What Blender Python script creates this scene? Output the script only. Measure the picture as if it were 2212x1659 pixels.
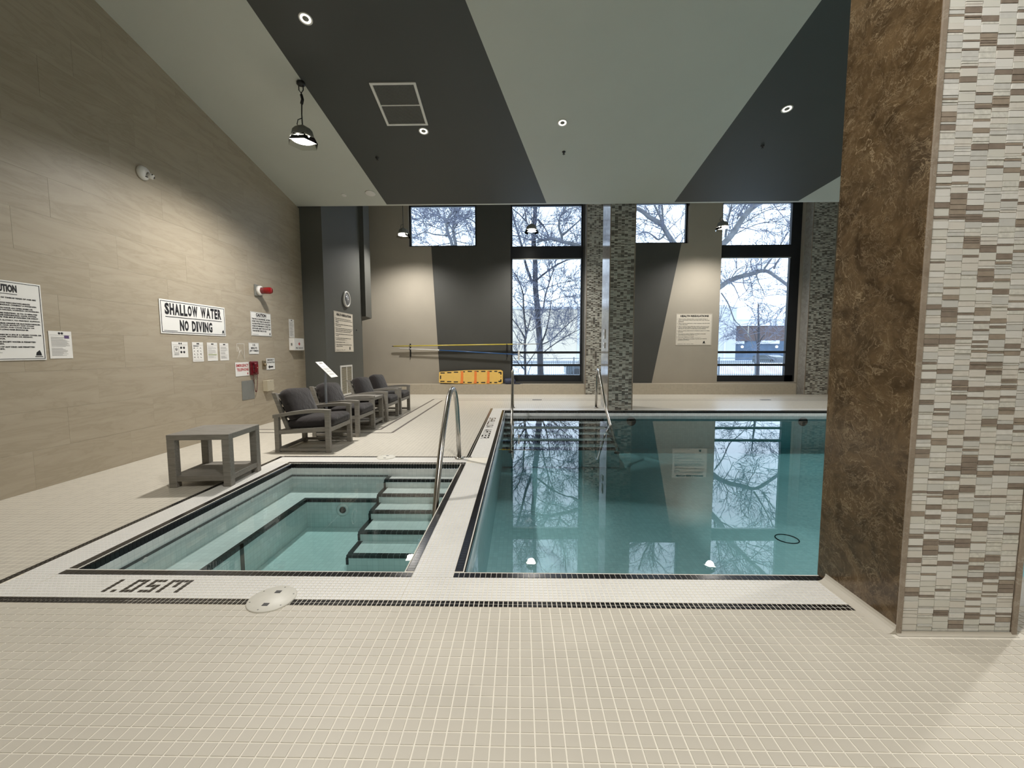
import bpy, bmesh, math, random
from mathutils import Vector, Matrix

for o in list(bpy.data.objects):
    bpy.data.objects.remove(o, do_unlink=True)
SC = bpy.context.scene
COL = SC.collection
RND = random.Random(7)
PI = math.pi

# ------------------------------------------------------------------ camera
def make_camera():
    cam = bpy.data.cameras.new('camera')
    cam.sensor_fit = 'HORIZONTAL'
    cam.sensor_width = 36.0
    cam.lens = 903.2 / 2212 * 36.0
    cam.clip_start = 0.05
    cam.clip_end = 500
    ob = bpy.data.objects.new('camera', cam)
    COL.objects.link(ob)
    p, y, r = (math.radians(a) for a in (-4.581, -1.086, -0.107))
    f = Vector((math.sin(y) * math.cos(p), math.cos(y) * math.cos(p), math.sin(p)))
    rt = Vector((math.cos(y), -math.sin(y), 0))
    up = rt.cross(f)
    rt2 = math.cos(r) * rt + math.sin(r) * up
    up2 = -math.sin(r) * rt + math.cos(r) * up
    m = Matrix((rt2, up2, -f)).transposed().to_4x4()
    m.translation = Vector((0, 0, 1.35))
    ob.matrix_world = m
    SC.camera = ob
make_camera()

# ------------------------------------------------------------------ sky and exposure
SKY = (1.02, 1.22, 1.50)
world = bpy.data.worlds.new('overcast_sky')
SC.world = world
world.use_nodes = True
bg = world.node_tree.nodes['Background']
bg.inputs[0].default_value = (*SKY, 1)
bg.inputs[1].default_value = 2.2
SC.view_settings.view_transform = 'Standard'
SC.view_settings.look = 'None'
SC.view_settings.exposure = 0.0
SC.view_settings.gamma = 1.0
SC.view_settings.use_curve_mapping = False
SC.cycles.max_bounces = 6
SC.cycles.diffuse_bounces = 4
SC.cycles.glossy_bounces = 3
SC.cycles.transparent_max_bounces = 8
LAMP_W = 620.0

# ------------------------------------------------------------------ mesh helpers
class MB:
    def __init__(s):
        s.v, s.f, s.m, s.sm = [], [], [], []
    def add(s, vs, fs, m=0, sm=False):
        b = len(s.v)
        s.v += [tuple(v) for v in vs]
        for f in fs:
            s.f.append(tuple(i + b for i in f)); s.m.append(m); s.sm.append(sm)
    def box(s, x0, x1, y0, y1, z0, z1, m=0, M=None):
        vs = [Vector((x, y, z)) for x in (x0, x1) for y in (y0, y1) for z in (z0, z1)]
        if M: vs = [M @ v for v in vs]
        s.add(vs, [(0, 1, 3, 2), (4, 6, 7, 5), (0, 4, 5, 1), (2, 3, 7, 6), (0, 2, 6, 4), (1, 5, 7, 3)], m)
    def cbox(s, x0, x1, y0, y1, z0, z1, c=.004, m=0):
        # box with chamfered edges
        bm = bmesh.new()
        bmesh.ops.create_cube(bm, size=1)
        for v in bm.verts:
            v.co = Vector(((x0 + x1) / 2 + v.co.x * (x1 - x0), (y0 + y1) / 2 + v.co.y * (y1 - y0), (z0 + z1) / 2 + v.co.z * (z1 - z0)))
        bmesh.ops.bevel(bm, geom=bm.edges[:], offset=c, segments=1, affect='EDGES')
        bm.verts.index_update()
        s.add([v.co for v in bm.verts], [[v.index for v in f.verts] for f in bm.faces], m)
        bm.free()
    def quad(s, a, b, c, d, m=0):
        s.add([a, b, c, d], [(0, 1, 2, 3)], m)
    def prism(s, poly, ext, m=0):
        # poly: list of 3d points, ext: extrusion vector
        n = len(poly); e = Vector(ext)
        p = [Vector(q) for q in poly]
        vs = p + [q + e for q in p]
        fs = [tuple(range(n))[::-1], tuple(range(n, 2 * n))] + [(i, (i + 1) % n, n + (i + 1) % n, n + i) for i in range(n)]
        s.add(vs, fs, m)
    def tube(s, path, r, n=8, m=0, cap=True, sm=True):
        P = [Vector(p) for p in path]
        R = r if isinstance(r, (list, tuple)) else [r] * len(P)
        t0 = (P[1] - P[0]).normalized()
        a = Vector((0, 0, 1)) if abs(t0.z) < .9 else Vector((1, 0, 0))
        u = t0.cross(a).normalized()
        vs = []
        for i, p in enumerate(P):
            t = (P[min(i + 1, len(P) - 1)] - P[max(i - 1, 0)])
            t = t.normalized() if t.length > 1e-9 else t0
            u = (u - t * u.dot(t))
            u = u.normalized() if u.length > 1e-6 else t.cross(Vector((.3, .8, .5))).normalized()
            w = t.cross(u)
            for k in range(n):
                q = 2 * PI * k / n
                vs.append(p + (u * math.cos(q) + w * math.sin(q)) * R[i])
        fs = []
        for i in range(len(P) - 1):
            for k in range(n):
                k2 = (k + 1) % n
                fs.append((i * n + k, i * n + k2, (i + 1) * n + k2, (i + 1) * n + k))
        s.add(vs, fs, m, sm)
        if cap:
            s.add(vs[:n][::-1], [tuple(range(n))], m)
            s.add(vs[-n:], [tuple(range(n))], m)
    def lathe(s, prof, n=24, m=0, M=None, sm=True):
        # prof: list of (radius, z)
        vs = []
        for r, z in prof:
            for k in range(n):
                q = 2 * PI * k / n
                v = Vector((r * math.cos(q), r * math.sin(q), z))
                vs.append(M @ v if M else v)
        fs = []
        for i in range(len(prof) - 1):
            for k in range(n):
                k2 = (k + 1) % n
                fs.append((i * n + k, i * n + k2, (i + 1) * n + k2, (i + 1) * n + k))
        if prof[0][0] > 1e-6: fs.append(tuple(range(n))[::-1])
        if prof[-1][0] > 1e-6: fs.append(tuple(range((len(prof) - 1) * n, len(prof) * n)))
        s.add(vs, fs, m, sm)
    def pillow(s, lx, ly, lz, M=None, e=.35, nu=28, nv=14, m=0, sag=None):
        # super-ellipsoid cushion
        def sp(c, p): return math.copysign(abs(c) ** p, c)
        vs = []
        for i in range(nv + 1):
            t = -PI / 2 + PI * i / nv
            for k in range(nu):
                q = 2 * PI * k / nu
                v = Vector((lx / 2 * sp(math.cos(t), e * 1.3) * sp(math.cos(q), e), ly / 2 * sp(math.cos(t), e * 1.3) * sp(math.sin(q), e), lz / 2 * sp(math.sin(t), .75)))
                if sag: v = sag(v)
                vs.append(M @ v if M else v)
        fs = [(i * nu + k, i * nu + (k + 1) % nu, (i + 1) * nu + (k + 1) % nu, (i + 1) * nu + k) for i in range(nv) for k in range(nu)]
        s.add(vs, fs, m, True)
    def build(s, name, mats, parent=None):
        me = bpy.data.meshes.new(name)
        me.from_pydata(s.v, [], s.f)
        if not isinstance(mats, (list, tuple)): mats = [mats]
        for q in mats: me.materials.append(q)
        me.polygons.foreach_set('material_index', s.m)
        me.polygons.foreach_set('use_smooth', s.sm)
        me.update()
        bm = bmesh.new(); bm.from_mesh(me)
        bmesh.ops.remove_doubles(bm, verts=bm.verts, dist=1e-5)
        if len(bm.faces) < 60000: bmesh.ops.recalc_face_normals(bm, faces=bm.faces)
        bm.to_mesh(me); bm.free()
        return link(name, me, parent)

def link(name, me, parent=None):
    o = bpy.data.objects.new(name, me)
    COL.objects.link(o)
    if parent: o.parent = parent
    return o
def tag(o, label=None, cat=None, group=None, kind=None):
    if label: o['label'] = label
    if cat: o['category'] = cat
    if group: o['group'] = group
    if kind: o['kind'] = kind
    return o
def thing(name, label, cat, loc=(0, 0, 0), rz=0, group=None, kind=None):
    o = bpy.data.objects.new(name, None)
    o.empty_display_size = .1
    COL.objects.link(o)
    o.location = loc; o.rotation_euler = (0, 0, rz)
    return tag(o, label, cat, group, kind)
def copy_tree(src, parent=None):
    c = src.copy(); COL.objects.link(c)
    if parent: c.parent = parent
    for ch in list(src.children): copy_tree(ch, c)
    return c

# ------------------------------------------------------------------ materials
def newmat(name):
    m = bpy.data.materials.new(name); m.use_nodes = True
    nt = m.node_tree
    return m, nt, nt.nodes['Principled BSDF'], nt.nodes['Material Output']
def N(nt, kind, **kw):
    n = nt.nodes.new(kind)
    for k, v in kw.items(): setattr(n, k, v)
    return n
def math_(nt, op, a, b=None, c=None):
    n = N(nt, 'ShaderNodeMath', operation=op)
    for i, q in enumerate((a, b, c)):
        if q is None: continue
        if isinstance(q, (int, float)): n.inputs[i].default_value = q
        else: nt.links.new(q, n.inputs[i])
    return n.outputs[0]
def mixc(nt, fac, a, b):
    n = N(nt, 'ShaderNodeMix', data_type='RGBA')
    for sock, q in ((n.inputs[0], fac), (n.inputs[6], a), (n.inputs[7], b)):
        if isinstance(q, (int, float)): sock.default_value = q
        elif isinstance(q, tuple): sock.default_value = (*q, 1) if len(q) == 3 else q
        else: nt.links.new(q, sock)
    return n.outputs[2]
def noise(nt, vec, scale, detail=3, rough=.55, dist=0.0):
    n = N(nt, 'ShaderNodeTexNoise')
    n.inputs['Scale'].default_value = scale; n.inputs['Detail'].default_value = detail
    n.inputs['Roughness'].default_value = rough; n.inputs['Distortion'].default_value = dist
    if vec is not None: nt.links.new(vec, n.inputs['Vector'])
    return n.outputs['Fac']
def ramp(nt, fac, stops):
    n = N(nt, 'ShaderNodeValToRGB')
    e = n.color_ramp.elements
    while len(e) < len(stops): e.new(.5)
    for q, (p, c) in zip(e, stops):
        q.position = p; q.color = (*c, 1)
    nt.links.new(fac, n.inputs[0])
    return n.outputs[0]
def bump(nt, height, strength, dist=.01):
    n = N(nt, 'ShaderNodeBump')
    n.inputs['Strength'].default_value = strength; n.inputs['Distance'].default_value = dist
    nt.links.new(height, n.inputs['Height'])
    return n.outputs[0]
def plain(name, col, rough=.5, metal=0.0, var=.06, scale=6.0, bstr=0.0, bscale=200, spec=.5):
    m, nt, b, o = newmat(name)
    tc = N(nt, 'ShaderNodeTexCoord')
    f = noise(nt, tc.outputs['Object'], scale)
    lo = tuple(c * (1 - var) for c in col); hi = tuple(min(1, c * (1 + var)) for c in col)
    nt.links.new(ramp(nt, f, [(.3, lo), (.7, hi)]), b.inputs['Base Color'])
    b.inputs['Roughness'].default_value = rough; b.inputs['Metallic'].default_value = metal
    b.inputs['Specular IOR Level'].default_value = spec
    if bstr:
        nt.links.new(bump(nt, noise(nt, tc.outputs['Object'], bscale, 2), bstr, .004), b.inputs['Normal'])
    return m
def tiled(name, tile, grout, pitch, joint, off=(0, 0, 0), rough=.35, var=.05, spec=.5):
    # square tiles with joints along the three axes; joints lie only across a face's own plane
    m, nt, b, o = newmat(name)
    tc = N(nt, 'ShaderNodeTexCoord'); ge = N(nt, 'ShaderNodeNewGeometry')
    sp = N(nt, 'ShaderNodeSeparateXYZ'); nt.links.new(tc.outputs['Object'], sp.inputs[0])
    sn = N(nt, 'ShaderNodeSeparateXYZ'); nt.links.new(ge.outputs['True Normal'], sn.inputs[0])
    mask = None; cells = []
    for i in range(3):
        q = math_(nt, 'DIVIDE', math_(nt, 'SUBTRACT', sp.outputs[i], off[i]), pitch)
        cells.append(math_(nt, 'FLOOR', math_(nt, 'ADD', q, .0001)))
        d = math_(nt, 'ABSOLUTE', math_(nt, 'SUBTRACT', math_(nt, 'FRACT', q), .5))
        ln = math_(nt, 'GREATER_THAN', d, .5 - joint / pitch / 2)
        ok = math_(nt, 'LESS_THAN', math_(nt, 'ABSOLUTE', sn.outputs[i]), .5)
        ln = math_(nt, 'MULTIPLY', ln, ok)
        mask = ln if mask is None else math_(nt, 'MAXIMUM', mask, ln)
    cv = N(nt, 'ShaderNodeCombineXYZ')
    for i in range(3): nt.links.new(cells[i], cv.inputs[i])
    wn = N(nt, 'ShaderNodeTexWhiteNoise', noise_dimensions='3D'); nt.links.new(cv.outputs[0], wn.inputs['Vector'])
    lo = tuple(c * (1 - var) for c in tile); hi = tuple(min(1, c * (1 + var)) for c in tile)
    tcol = mixc(nt, wn.outputs['Value'], lo, hi)
    sp2 = noise(nt, tc.outputs['Object'], 900, 1)
    tcol = mixc(nt, math_(nt, 'MULTIPLY', sp2, .12), tcol, tuple(c * .6 for c in tile))
    nt.links.new(mixc(nt, mask, tcol, grout), b.inputs['Base Color'])
    b.inputs['Roughness'].default_value = rough
    b.inputs['Specular IOR Level'].default_value = spec
    nt.links.new(bump(nt, math_(nt, 'SUBTRACT', 1.0, mask), .35, .003), b.inputs['Normal'])
    return m
def emit(name, col, s):
    m, nt, b, o = newmat(name)
    b.inputs['Base Color'].default_value = (*col, 1)
    b.inputs['Emission Color'].default_value = (*col, 1)
    b.inputs['Emission Strength'].default_value = s
    return m
def stone_wall():
    m, nt, b, o = newmat('beige_stone_tile')
    tc = N(nt, 'ShaderNodeTexCoord'); oi = N(nt, 'ShaderNodeObjectInfo')
    mp = N(nt, 'ShaderNodeMapping'); nt.links.new(tc.outputs['Object'], mp.inputs[0])
    mp.inputs['Rotation'].default_value = (math.radians(-14), 0, 0)
    mp.inputs['Scale'].default_value = (1, .55, 3.2)
    ad = N(nt, 'ShaderNodeVectorMath', operation='MULTIPLY_ADD')
    cx = N(nt, 'ShaderNodeCombineXYZ')
    for i in range(3): nt.links.new(oi.outputs['Random'], cx.inputs[i])
    nt.links.new(cx.outputs[0], ad.inputs[0]); ad.inputs[1].default_value = (31, 17, 43); nt.links.new(mp.outputs[0], ad.inputs[2])
    f = noise(nt, ad.outputs[0], 2.2, 6, .6, .8)
    g = noise(nt, ad.outputs[0], 60, 3, .7)
    c = ramp(nt, f, [(.25, (.32, .27, .195)), (.40, (.395, .34, .255)), (.47, (.345, .295, .215)), (.5, (.385, .33, .247)), (.62, (.42, .366, .28)), (.85, (.40, .345, .26))])
    c = mixc(nt, math_(nt, 'MULTIPLY', g, .28), c, (.28, .235, .17))
    c = mixc(nt, math_(nt, 'MULTIPLY', oi.outputs['Random'], .3), c, (.425, .37, .285))
    nt.links.new(c, b.inputs['Base Color'])
    b.inputs['Roughness'].default_value = .45
    nt.links.new(bump(nt, f, .12, .01), b.inputs['Normal'])
    return m
def marble(name, dark, mid, vein, rough=.2):
    m, nt, b, o = newmat(name)
    tc = N(nt, 'ShaderNodeTexCoord')
    mp = N(nt, 'ShaderNodeMapping'); nt.links.new(tc.outputs['Object'], mp.inputs[0])
    mp.inputs['Rotation'].default_value = (math.radians(35), math.radians(10), 0)
    w = N(nt, 'ShaderNodeTexNoise'); w.inputs['Scale'].default_value = 3.0; w.inputs['Detail'].default_value = 5
    nt.links.new(mp.outputs[0], w.inputs['Vector'])
    ad = N(nt, 'ShaderNodeVectorMath', operation='MULTIPLY_ADD')
    nt.links.new(w.outputs['Color'], ad.inputs[0]); ad.inputs[1].default_value = (.35, .35, .35); nt.links.new(mp.outputs[0], ad.inputs[2])
    f = noise(nt, ad.outputs[0], 7, 7, .65, .6)
    c = ramp(nt, f, [(.3, dark), (.6, mid), (.8, tuple(q * 1.25 for q in mid))])
    vs = None
    for sc, wd, st in ((2.2, .007, .85), (5.0, .010, .7), (11.0, .018, .5), (26.0, .035, .3)):
        nz = noise(nt, ad.outputs[0], sc, 6, .62, .35)
        k = math_(nt, 'SUBTRACT', 1.0, math_(nt, 'MINIMUM', math_(nt, 'DIVIDE', math_(nt, 'ABSOLUTE', math_(nt, 'SUBTRACT', nz, .5)), wd), 1.0))
        br = noise(nt, mp.outputs[0], sc * .9, 2)
        k = math_(nt, 'MULTIPLY', math_(nt, 'MULTIPLY', k, st), math_(nt, 'MINIMUM', math_(nt, 'MAXIMUM', math_(nt, 'MULTIPLY', math_(nt, 'SUBTRACT', br, .42), 6.0), 0.0), 1.0))
        vs = k if vs is None else math_(nt, 'MAXIMUM', vs, k)
    nt.links.new(mixc(nt, vs, c, vein), b.inputs['Base Color'])
    b.inputs['Roughness'].default_value = rough
    return m
def fabric():
    m, nt, b, o = newmat('charcoal_fabric')
    tc = N(nt, 'ShaderNodeTexCoord')
    f = noise(nt, tc.outputs['Object'], 420, 2); g = noise(nt, tc.outputs['Object'], 7, 4)
    c = mixc(nt, f, (.015, .0135, .0135), (.042, .037, .037))
    c = mixc(nt, math_(nt, 'MULTIPLY', g, .35), c, (.046, .039, .037))
    nt.links.new(c, b.inputs['Base Color'])
    b.inputs['Roughness'].default_value = .95
    b.inputs['Specular IOR Level'].default_value = .15
    b.inputs['Sheen Weight'].default_value = .15
    w = noise(nt, tc.outputs['Object'], 9, 3, .5, .6)
    nt.links.new(bump(nt, w, .5, .03), b.inputs['Normal'])
    return m
def wood():
    m, nt, b, o = newmat('weathered_grey_wood')
    tc = N(nt, 'ShaderNodeTexCoord')
    mp = N(nt, 'ShaderNodeMapping'); nt.links.new(tc.outputs['Object'], mp.inputs[0]); mp.inputs['Scale'].default_value = (2, 22, 22)
    f = noise(nt, mp.outputs[0], 3, 5, .6, .4)
    nt.links.new(ramp(nt, f, [(.3, (.17, .156, .132)), (.55, (.23, .214, .186)), (.75, (.265, .25, .22))]), b.inputs['Base Color'])
    b.inputs['Roughness'].default_value = .6
    nt.links.new(bump(nt, f, .15, .003), b.inputs['Normal'])
    return m
def water(name, absorb, dens, ior, bstr, bscale):
    m, nt, b, o = newmat(name)
    nt.nodes.remove(b)
    tc = N(nt, 'ShaderNodeTexCoord')
    mp = N(nt, 'ShaderNodeMapping'); nt.links.new(tc.outputs['Object'], mp.inputs[0]); mp.inputs['Scale'].default_value = (.6, 1.2, 1)
    h = noise(nt, mp.outputs[0], bscale, 2, .5, .3)
    nm = bump(nt, h, bstr, .01)
    fr = N(nt, 'ShaderNodeFresnel'); fr.inputs['IOR'].default_value = ior; nt.links.new(nm, fr.inputs['Normal'])
    tr = N(nt, 'ShaderNodeBsdfTransparent')
    gl = N(nt, 'ShaderNodeBsdfGlossy'); gl.inputs['Roughness'].default_value = 0.0; nt.links.new(nm, gl.inputs['Normal'])
    mx = N(nt, 'ShaderNodeMixShader'); nt.links.new(fr.outputs[0], mx.inputs[0])
    nt.links.new(tr.outputs[0], mx.inputs[1]); nt.links.new(gl.outputs[0], mx.inputs[2])
    nt.links.new(mx.outputs[0], o.inputs['Surface'])
    va = N(nt, 'ShaderNodeVolumeAbsorption'); va.inputs['Color'].default_value = (*absorb, 1); va.inputs['Density'].default_value = dens
    nt.links.new(va.outputs[0], o.inputs['Volume'])
    return m
def glass(name, tint=(.96, .98, .98)):
    m, nt, b, o = newmat(name)
    nt.nodes.remove(b)
    fr = N(nt, 'ShaderNodeFresnel'); fr.inputs['IOR'].default_value = 1.3
    tr = N(nt, 'ShaderNodeBsdfTransparent'); tr.inputs[0].default_value = (*tint, 1)
    gl = N(nt, 'ShaderNodeBsdfGlossy'); gl.inputs['Roughness'].default_value = .02
    mx = N(nt, 'ShaderNodeMixShader'); nt.links.new(fr.outputs[0], mx.inputs[0])
    nt.links.new(tr.outputs[0], mx.inputs[1]); nt.links.new(gl.outputs[0], mx.inputs[2])
    nt.links.new(mx.outputs[0], o.inputs['Surface'])
    return m

BEIGE = (.575, .537, .462)
M = dict(
    deck=tiled('beige_deck_tile', BEIGE, (.80, .76, .66), .052, .004, (0, .0, 0)),
    mosaic=tiled('white_mosaic_tile', (.78, .765, .725), (.70, .68, .63), .026, .0022, (0, .013, 0)),
    tile=plain('beige_floor_tile', BEIGE, .5, var=.05, scale=3, bstr=.05, bscale=700),
    tile2=plain('white_floor_tile', (.79, .78, .755), .3, var=.04, scale=3),
    black=plain('black_glazed_tile', (.012, .011, .011), .18, var=.3, scale=30),
    grout=plain('cream_grout', (.80, .76, .67), .9, var=.04, scale=20),
    line=plain('dark_line_tile', (.12, .10, .085), .4, var=.1),
    poolwall=tiled('pale_pool_tile', (.70, .73, .71), (.54, .58, .57), .05, .003, (0.01, 0.02, .0), rough=.3),
    poolwall2=tiled('white_pool_tile', (.86, .89, .90), (.72, .76, .78), .05, .003, (0.01, 0.02, .0), rough=.3),
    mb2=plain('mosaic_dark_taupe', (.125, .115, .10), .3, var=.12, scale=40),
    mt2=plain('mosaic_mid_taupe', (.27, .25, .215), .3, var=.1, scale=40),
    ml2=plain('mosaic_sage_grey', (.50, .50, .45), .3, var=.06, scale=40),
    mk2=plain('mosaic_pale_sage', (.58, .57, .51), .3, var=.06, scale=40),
    lightpaint=plain('light_taupe_paint', (.40, .36, .295), .75, var=.03, scale=1.5, bstr=.08, bscale=120),
    darkpaint=plain('charcoal_paint', (.062, .062, .056), .6, var=.05, scale=1.5, bstr=.08, bscale=120),
    chase=plain('dark_green_grey_paint', (.085, .087, .077), .65, var=.04, scale=1.5, bstr=.08, bscale=120),
    ceillight=plain('pale_grey_ceiling_paint', (.52, .54, .49), .55, var=.02, scale=1),
    ceildark=plain('charcoal_ceiling_paint', (.047, .052, .05), .5, var=.04, scale=1),
    plainwall=plain('plain_wall_paint', (.55, .52, .46), .8, var=.02),
    stone=stone_wall(),
    ledge=tiled('beige_ledge_tile', (.50, .44, .345), (.58, .53, .44), .052, .003, (0, 0, 0)),
    brownmarble=marble('brown_marble', (.045, .027, .012), (.135, .088, .043), (.42, .32, .20)),
    greymarble=marble('grey_marble', (.27, .25, .22), (.37, .355, .32), (.55, .53, .49), .1),
    trimmarble=marble('tan_marble_edge', (.26, .21, .16), (.36, .30, .24), (.5, .45, .38), .25),
    mw=plain('mosaic_white', (.80, .80, .77), .3, var=.06, scale=40),
    mc=plain('mosaic_cream', (.74, .72, .67), .3, var=.06, scale=40),
    mg=plain('mosaic_grey', (.66, .665, .64), .3, var=.06, scale=40),
    mp=plain('mosaic_pale_grain', (.73, .73, .68), .35, var=.14, scale=60),
    mb=plain('mosaic_brown', (.29, .24, .20), .3, var=.12, scale=40),
    mt=plain('mosaic_taupe', (.38, .32, .26), .3, var=.1, scale=40),
    wgrout=plain('stone_joint', (.42, .37, .29), .9, var=.03),
    mgrout=plain('mosaic_grout', (.72, .69, .62), .9, var=.03),
    steel=plain('brushed_steel', (.44, .42, .385), .22, 1.0, var=.05, scale=30),
    wood=wood(), fabric=fabric(),
    poolwater=water('pool_water', (.42, .80, .83), .58, 1.55, .008, 5),
    tubwater=water('tub_water', (.42, .78, .79), .72, 1.36, .015, 6),
    glass=glass('window_glass'),
    frame=plain('black_window_frame', (.012, .014, .018), .35, var=.1),
    paper=plain('white_sign_board', (.80, .795, .765), .4, var=.015),
    sheet=plain('white_paper', (.78, .765, .73), .6, var=.02),
    cream=plain('cream_sign_board', (.76, .70, .60), .4, var=.015),
    ink=plain('black_ink', (.012, .011, .012), .5, var=.1),
    inkgrey=plain('grey_print', (.33, .32, .31), .6, var=.1),
    inkred=plain('red_ink', (.42, .018, .018), .5, var=.1),
    green=plain('highlighter_green', (.50, .55, .30), .6),
    purple=plain('purple_print', (.10, .06, .16), .6),
    red=plain('red_plastic', (.11, .003, .008), .25, var=.1),
    redlens=plain('red_lens', (.24, .003, .005), .12, var=.1),
    whitep=plain('white_plastic', (.72, .71, .68), .4, var=.02),
    greyp=plain('grey_plate', (.19, .195, .18), .5, var=.04),
    tan=plain('tan_box_paint', (.47, .42, .31), .5, var=.03),
    brass=plain('dull_brass', (.30, .24, .15), .35, .8),
    standp=plain('blue_grey_metal', (.22, .235, .26), .35, var=.05),
    blackp=plain('black_plastic', (.012, .012, .013), .4, var=.1),
    clockface=plain('grey_clock_face', (.26, .27, .29), .25, var=.03),
    yellow=plain('yellow_pole_paint', (.62, .50, .075), .3, var=.05),
    board=plain('yellow_board_plastic', (.78, .50, .12), .4, var=.03),
    strap=plain('orange_strap', (.85, .23, .04), .6, var=.05),
    bluep=plain('blue_pole_paint', (.03, .10, .26), .3, var=.1),
    alu=plain('aluminium', (.62, .61, .58), .3, .9),
    navy=plain('navy_nylon', (.035, .045, .085), .6, var=.2, scale=20, bstr=.4, bscale=25),
    lid=plain('white_skimmer_lid', (.70, .68, .61), .45, var=.03, scale=40),
    lamp=emit('lamp_lens_glow', (1.0, .95, .86), 14.0),
    down=emit('downlight_glow', (1.0, .95, .82), 1.7),
    clear=glass('clear_prismatic_shade', (.90, .90, .88)),
    snow=plain('snow', (.80, .84, .90), .9, var=.04, scale=.3, bstr=.3, bscale=2),
    asphalt=plain('wet_asphalt', (.30, .33, .37), .8, var=.1, scale=.5),
    bark=plain('grey_bark', (.16, .165, .175), .9, var=.25, scale=4, bstr=.3, bscale=30),
    bark2=plain('dark_bark', (.05, .05, .058), .9, var=.25, scale=4, bstr=.3, bscale=30),
    twig=plain('twig_bark', (.16, .17, .22), .9, var=.2, scale=4),
    fence=plain('black_iron', (.10, .12, .14), .6),
    bbeige=plain('cream_stucco', (.60, .535, .43), .9, var=.04, scale=.2),
    bwhite=plain('grey_stucco', (.52, .53, .54), .9, var=.04, scale=.2),
    bbrown=plain('brown_brick', (.12, .088, .082), .9, var=.2, scale=1),
    bblue=plain('dark_blue_shopfront', (.07, .11, .17), .5, var=.15, scale=1),
    bgrey=plain('pale_grey_cladding', (.62, .63, .65), .8, var=.04),
    car=plain('dark_car_paint', (.07, .085, .095), .25, var=.1),
    carglass=plain('car_glass', (.25, .31, .36), .1),
    tyre=plain('tyre_rubber', (.02, .02, .022), .8),
)
M['whitelight'] = emit('outdoor_wall_light', (1, 1, 1), 2.0)

# ================================================================== THE SETTING
def ceil_z(y): return 4.41 + .201 * (9.0 - y)
XW = -4.72            # face of the left wall
YW = 13.15            # face of the window wall
PX0, PX1, PY0, PY1 = -.40, 9.2, 2.39, 9.41        # pool outline (outer edge of its coping)
TX0, TX1, TY0, TY1 = -2.81, -.65, 2.39, 4.95      # hot tub outline
WATER_Z = -.12
CW = .065             # width of the black coping

# ---- floor
def in_view(x, y):
    p, yw = math.radians(4.581), math.radians(1.086)
    xr = x * math.cos(yw) + y * math.sin(yw); yr = y * math.cos(yw) - x * math.sin(yw)
    f = yr * math.cos(p) + 1.35 * math.sin(p); u = -1.35 * math.cos(p) + yr * math.sin(p)
    return f > .1 and abs(xr / f) < 1106 / 903 and abs(u / f) < 829.5 / 903, f
GLY = {'S': ['01111', '10000', '01110', '00001', '11110'], 'H': ['10001', '10001', '11111', '10001', '10001'],
       'A': ['01110', '10001', '11111', '10001', '10001'], 'L': ['10000', '10000', '10000', '10000', '11111'],
       'O': ['01110', '10001', '10001', '10001', '01110'], 'W': ['10001', '10001', '10101', '11011', '10001'],
       'T': ['11111', '00100', '00100', '00100', '00100'], 'E': ['11111', '10000', '11110', '10000', '11111'],
       'R': ['11110', '10001', '11110', '10010', '10001'], ' ': ['00000'] * 5}
def tile_geo(mb, x0, y0, w, d, m=0, top=0.0, c=.0012):
    x1, y1 = x0 + w, y0 + d
    mb.add([(x0, y0, top - .004), (x1, y0, top - .004), (x1, y1, top - .004), (x0, y1, top - .004),
            (x0 + c, y0 + c, top), (x1 - c, y0 + c, top), (x1 - c, y1 - c, top), (x0 + c, y1 - c, top)],
           [(4, 5, 6, 7), (0, 1, 5, 4), (1, 2, 6, 5), (2, 3, 7, 6), (3, 0, 4, 7)], m)

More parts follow.
